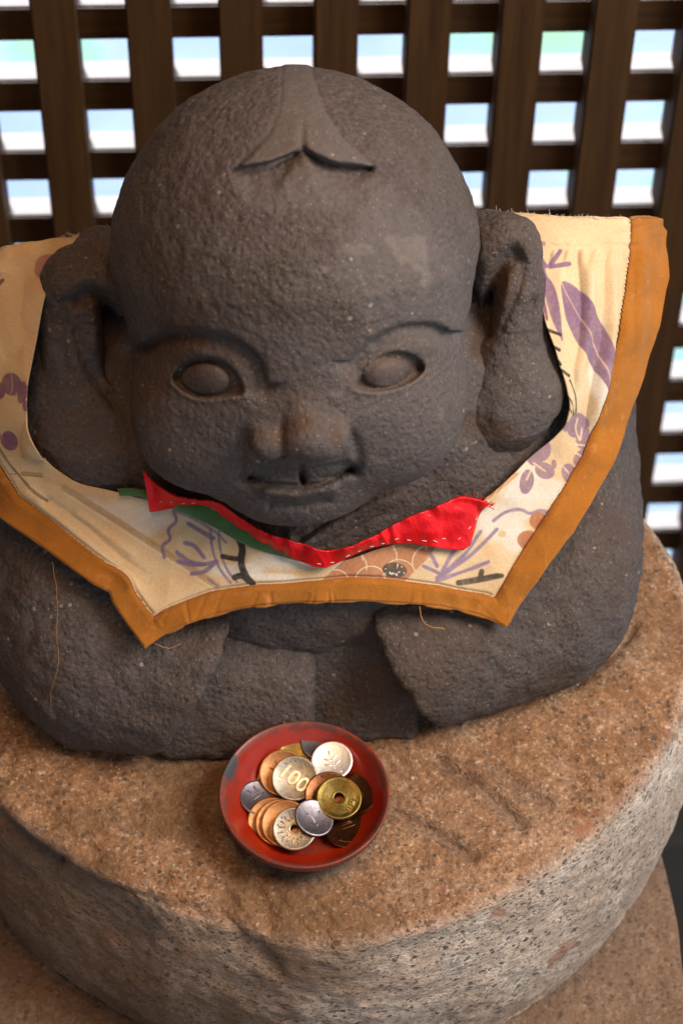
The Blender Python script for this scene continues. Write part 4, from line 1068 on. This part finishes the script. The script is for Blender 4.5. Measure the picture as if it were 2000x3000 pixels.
wreath = ring(14, .0078, .0013, .00045, 1.0, -2.6, -.5) + [(0, .0042, .0028, .0004, 0), (0, .0032, .0034, .0004, 0), (-.0018, .0055, .0004, .0016, .3), (.0018, .0055, .0004, .0016, -.3), (0, .0010, .0040, .0004, 0)]
T = .36   # lean of the heap towards the viewer
# bottom layer
coin('bronze_coin', 'dark bronze coin low at the front of the bowl, right of the holed silver coin', M_copd, .0235, 802, 1905, .0090, -.10, .10, .4, rel=wreath)
coin('bronze_coin', 'dark bronze coin marked 10 leaning on the right inner wall of the bowl', M_copd, .0235, 822, 1822, .0115, -.42, -.12, -.9, txt=[('10', .0075, 0, -.001, 0)], rel=wreath[:14])
coin('silver_coin', 'small grey coin against the left inner wall, half under copper coins', M_alud, .020, 596, 1834, .0102, .22, -.02, .8, rel=wreath[14:])
coin('silver_coin', 'grey coin at the back of the bowl, farthest from the viewer', M_alud, .020, 736, 1706, .0165, .02, -.10, .5, rel=ring(5, .0055, .0012, .0005, 1.4, 0, 2.5))
coin('bronze_coin', 'worn copper coin at the far left of the heap, left of the 100 coin', M_cop, .0235, 613, 1764, .0118, -.02, -T * .95, .2, rel=wreath)
coin('brass_coin', 'yellow brass coin at the back, between the copper coins and the bright white coin', M_brass, .022, 687, 1741, .0140, .0, -.26, 1.0, rel=wreath[:14])
coin('bronze_coin', 'worn copper coin sandwiched between the far left copper coin and the 100 coin', M_cop, .0235, 650, 1776, .0136, -.03, -T, .9, rel=wreath)
coin('aluminium_coin', 'bright white aluminium coin with a young branch in relief, back right of the heap', M_alu, .0203, 762, 1748, .0172, -.06, -.22, .3,
     rel=[(0, -.001, .0003, .0045, 0), (.0018, .0012, .0021, .0006, .6), (-.0018, .0008, .0021, .0006, -.6), (.0022, -.0018, .0020, .0006, .4), (-.0022, -.0020, .0020, .0006, -.4), (0, .0038, .0006, .0018, 0)] + ring(4, .0072, .0008, .0003, 1.5, -2.2, -.9))
coin('nickel_coin', 'silver coin with a large embossed 100, on top at the centre left of the heap', M_cupro, .0226, 677, 1788, .0160, .0, -T, 0, txt=[('100', .0106, -.0006, -.0002, math.radians(-38))], rel=ring(5, .0085, .0008, .0003, 1.5, .9, 2.4))
coin('bronze_coin', 'lowest copper coin of the stack at the front left of the heap', M_cop, .0235, 624, 1886, .0098, -.04, -.30, .4, rel=wreath)
coin('bronze_coin', 'middle copper coin of the front left stack', M_cop, .0235, 642, 1890, .0114, -.04, -.30, 1.4)
coin('bronze_coin', 'uppermost copper coin of the front left stack, under the holed silver coin', M_cop, .0235, 656, 1892, .0130, -.04, -.32, 2.0)
fifty = ring(16, .0062, .0016, .00042, 0) + ring(7, .0045, .0007, .0005, .5) + ring(12, .0080, .0007, .0004, 1.3)
coin('holed_nickel_coin', 'silver coin with a round hole and flower relief at the front of the heap', M_cupro, .0210, 676, 1904, .0158, -.02, -T, .3, hole=.0020, rel=fifty)
coin('bronze_coin', 'dark copper coin directly under the holed brass coin', M_copd, .0235, 755, 1826, .0150, .04, -.28, .2)
coin('aluminium_coin', 'small dull violet-grey coin tipped on edge between the two holed coins', M_alud, .0195, 721, 1879, .0175, .36, -.10, .9, rel=ring(3, .004, .0012, .0005, 1.2))
lines5 = ring(10, .0088, .0007, .00028, 1.57, 1.0, 2.4)
coin('holed_brass_coin', 'brass coin with a round hole and 五円 lettering, topmost at the right of the heap', M_brass, .0220, 778, 1833, .0178, .06, -.24, 0, hole=.0025, grooves=9, rel=lines5, txt=[('五円', .0042, .0058, -.0040, math.radians(60))])
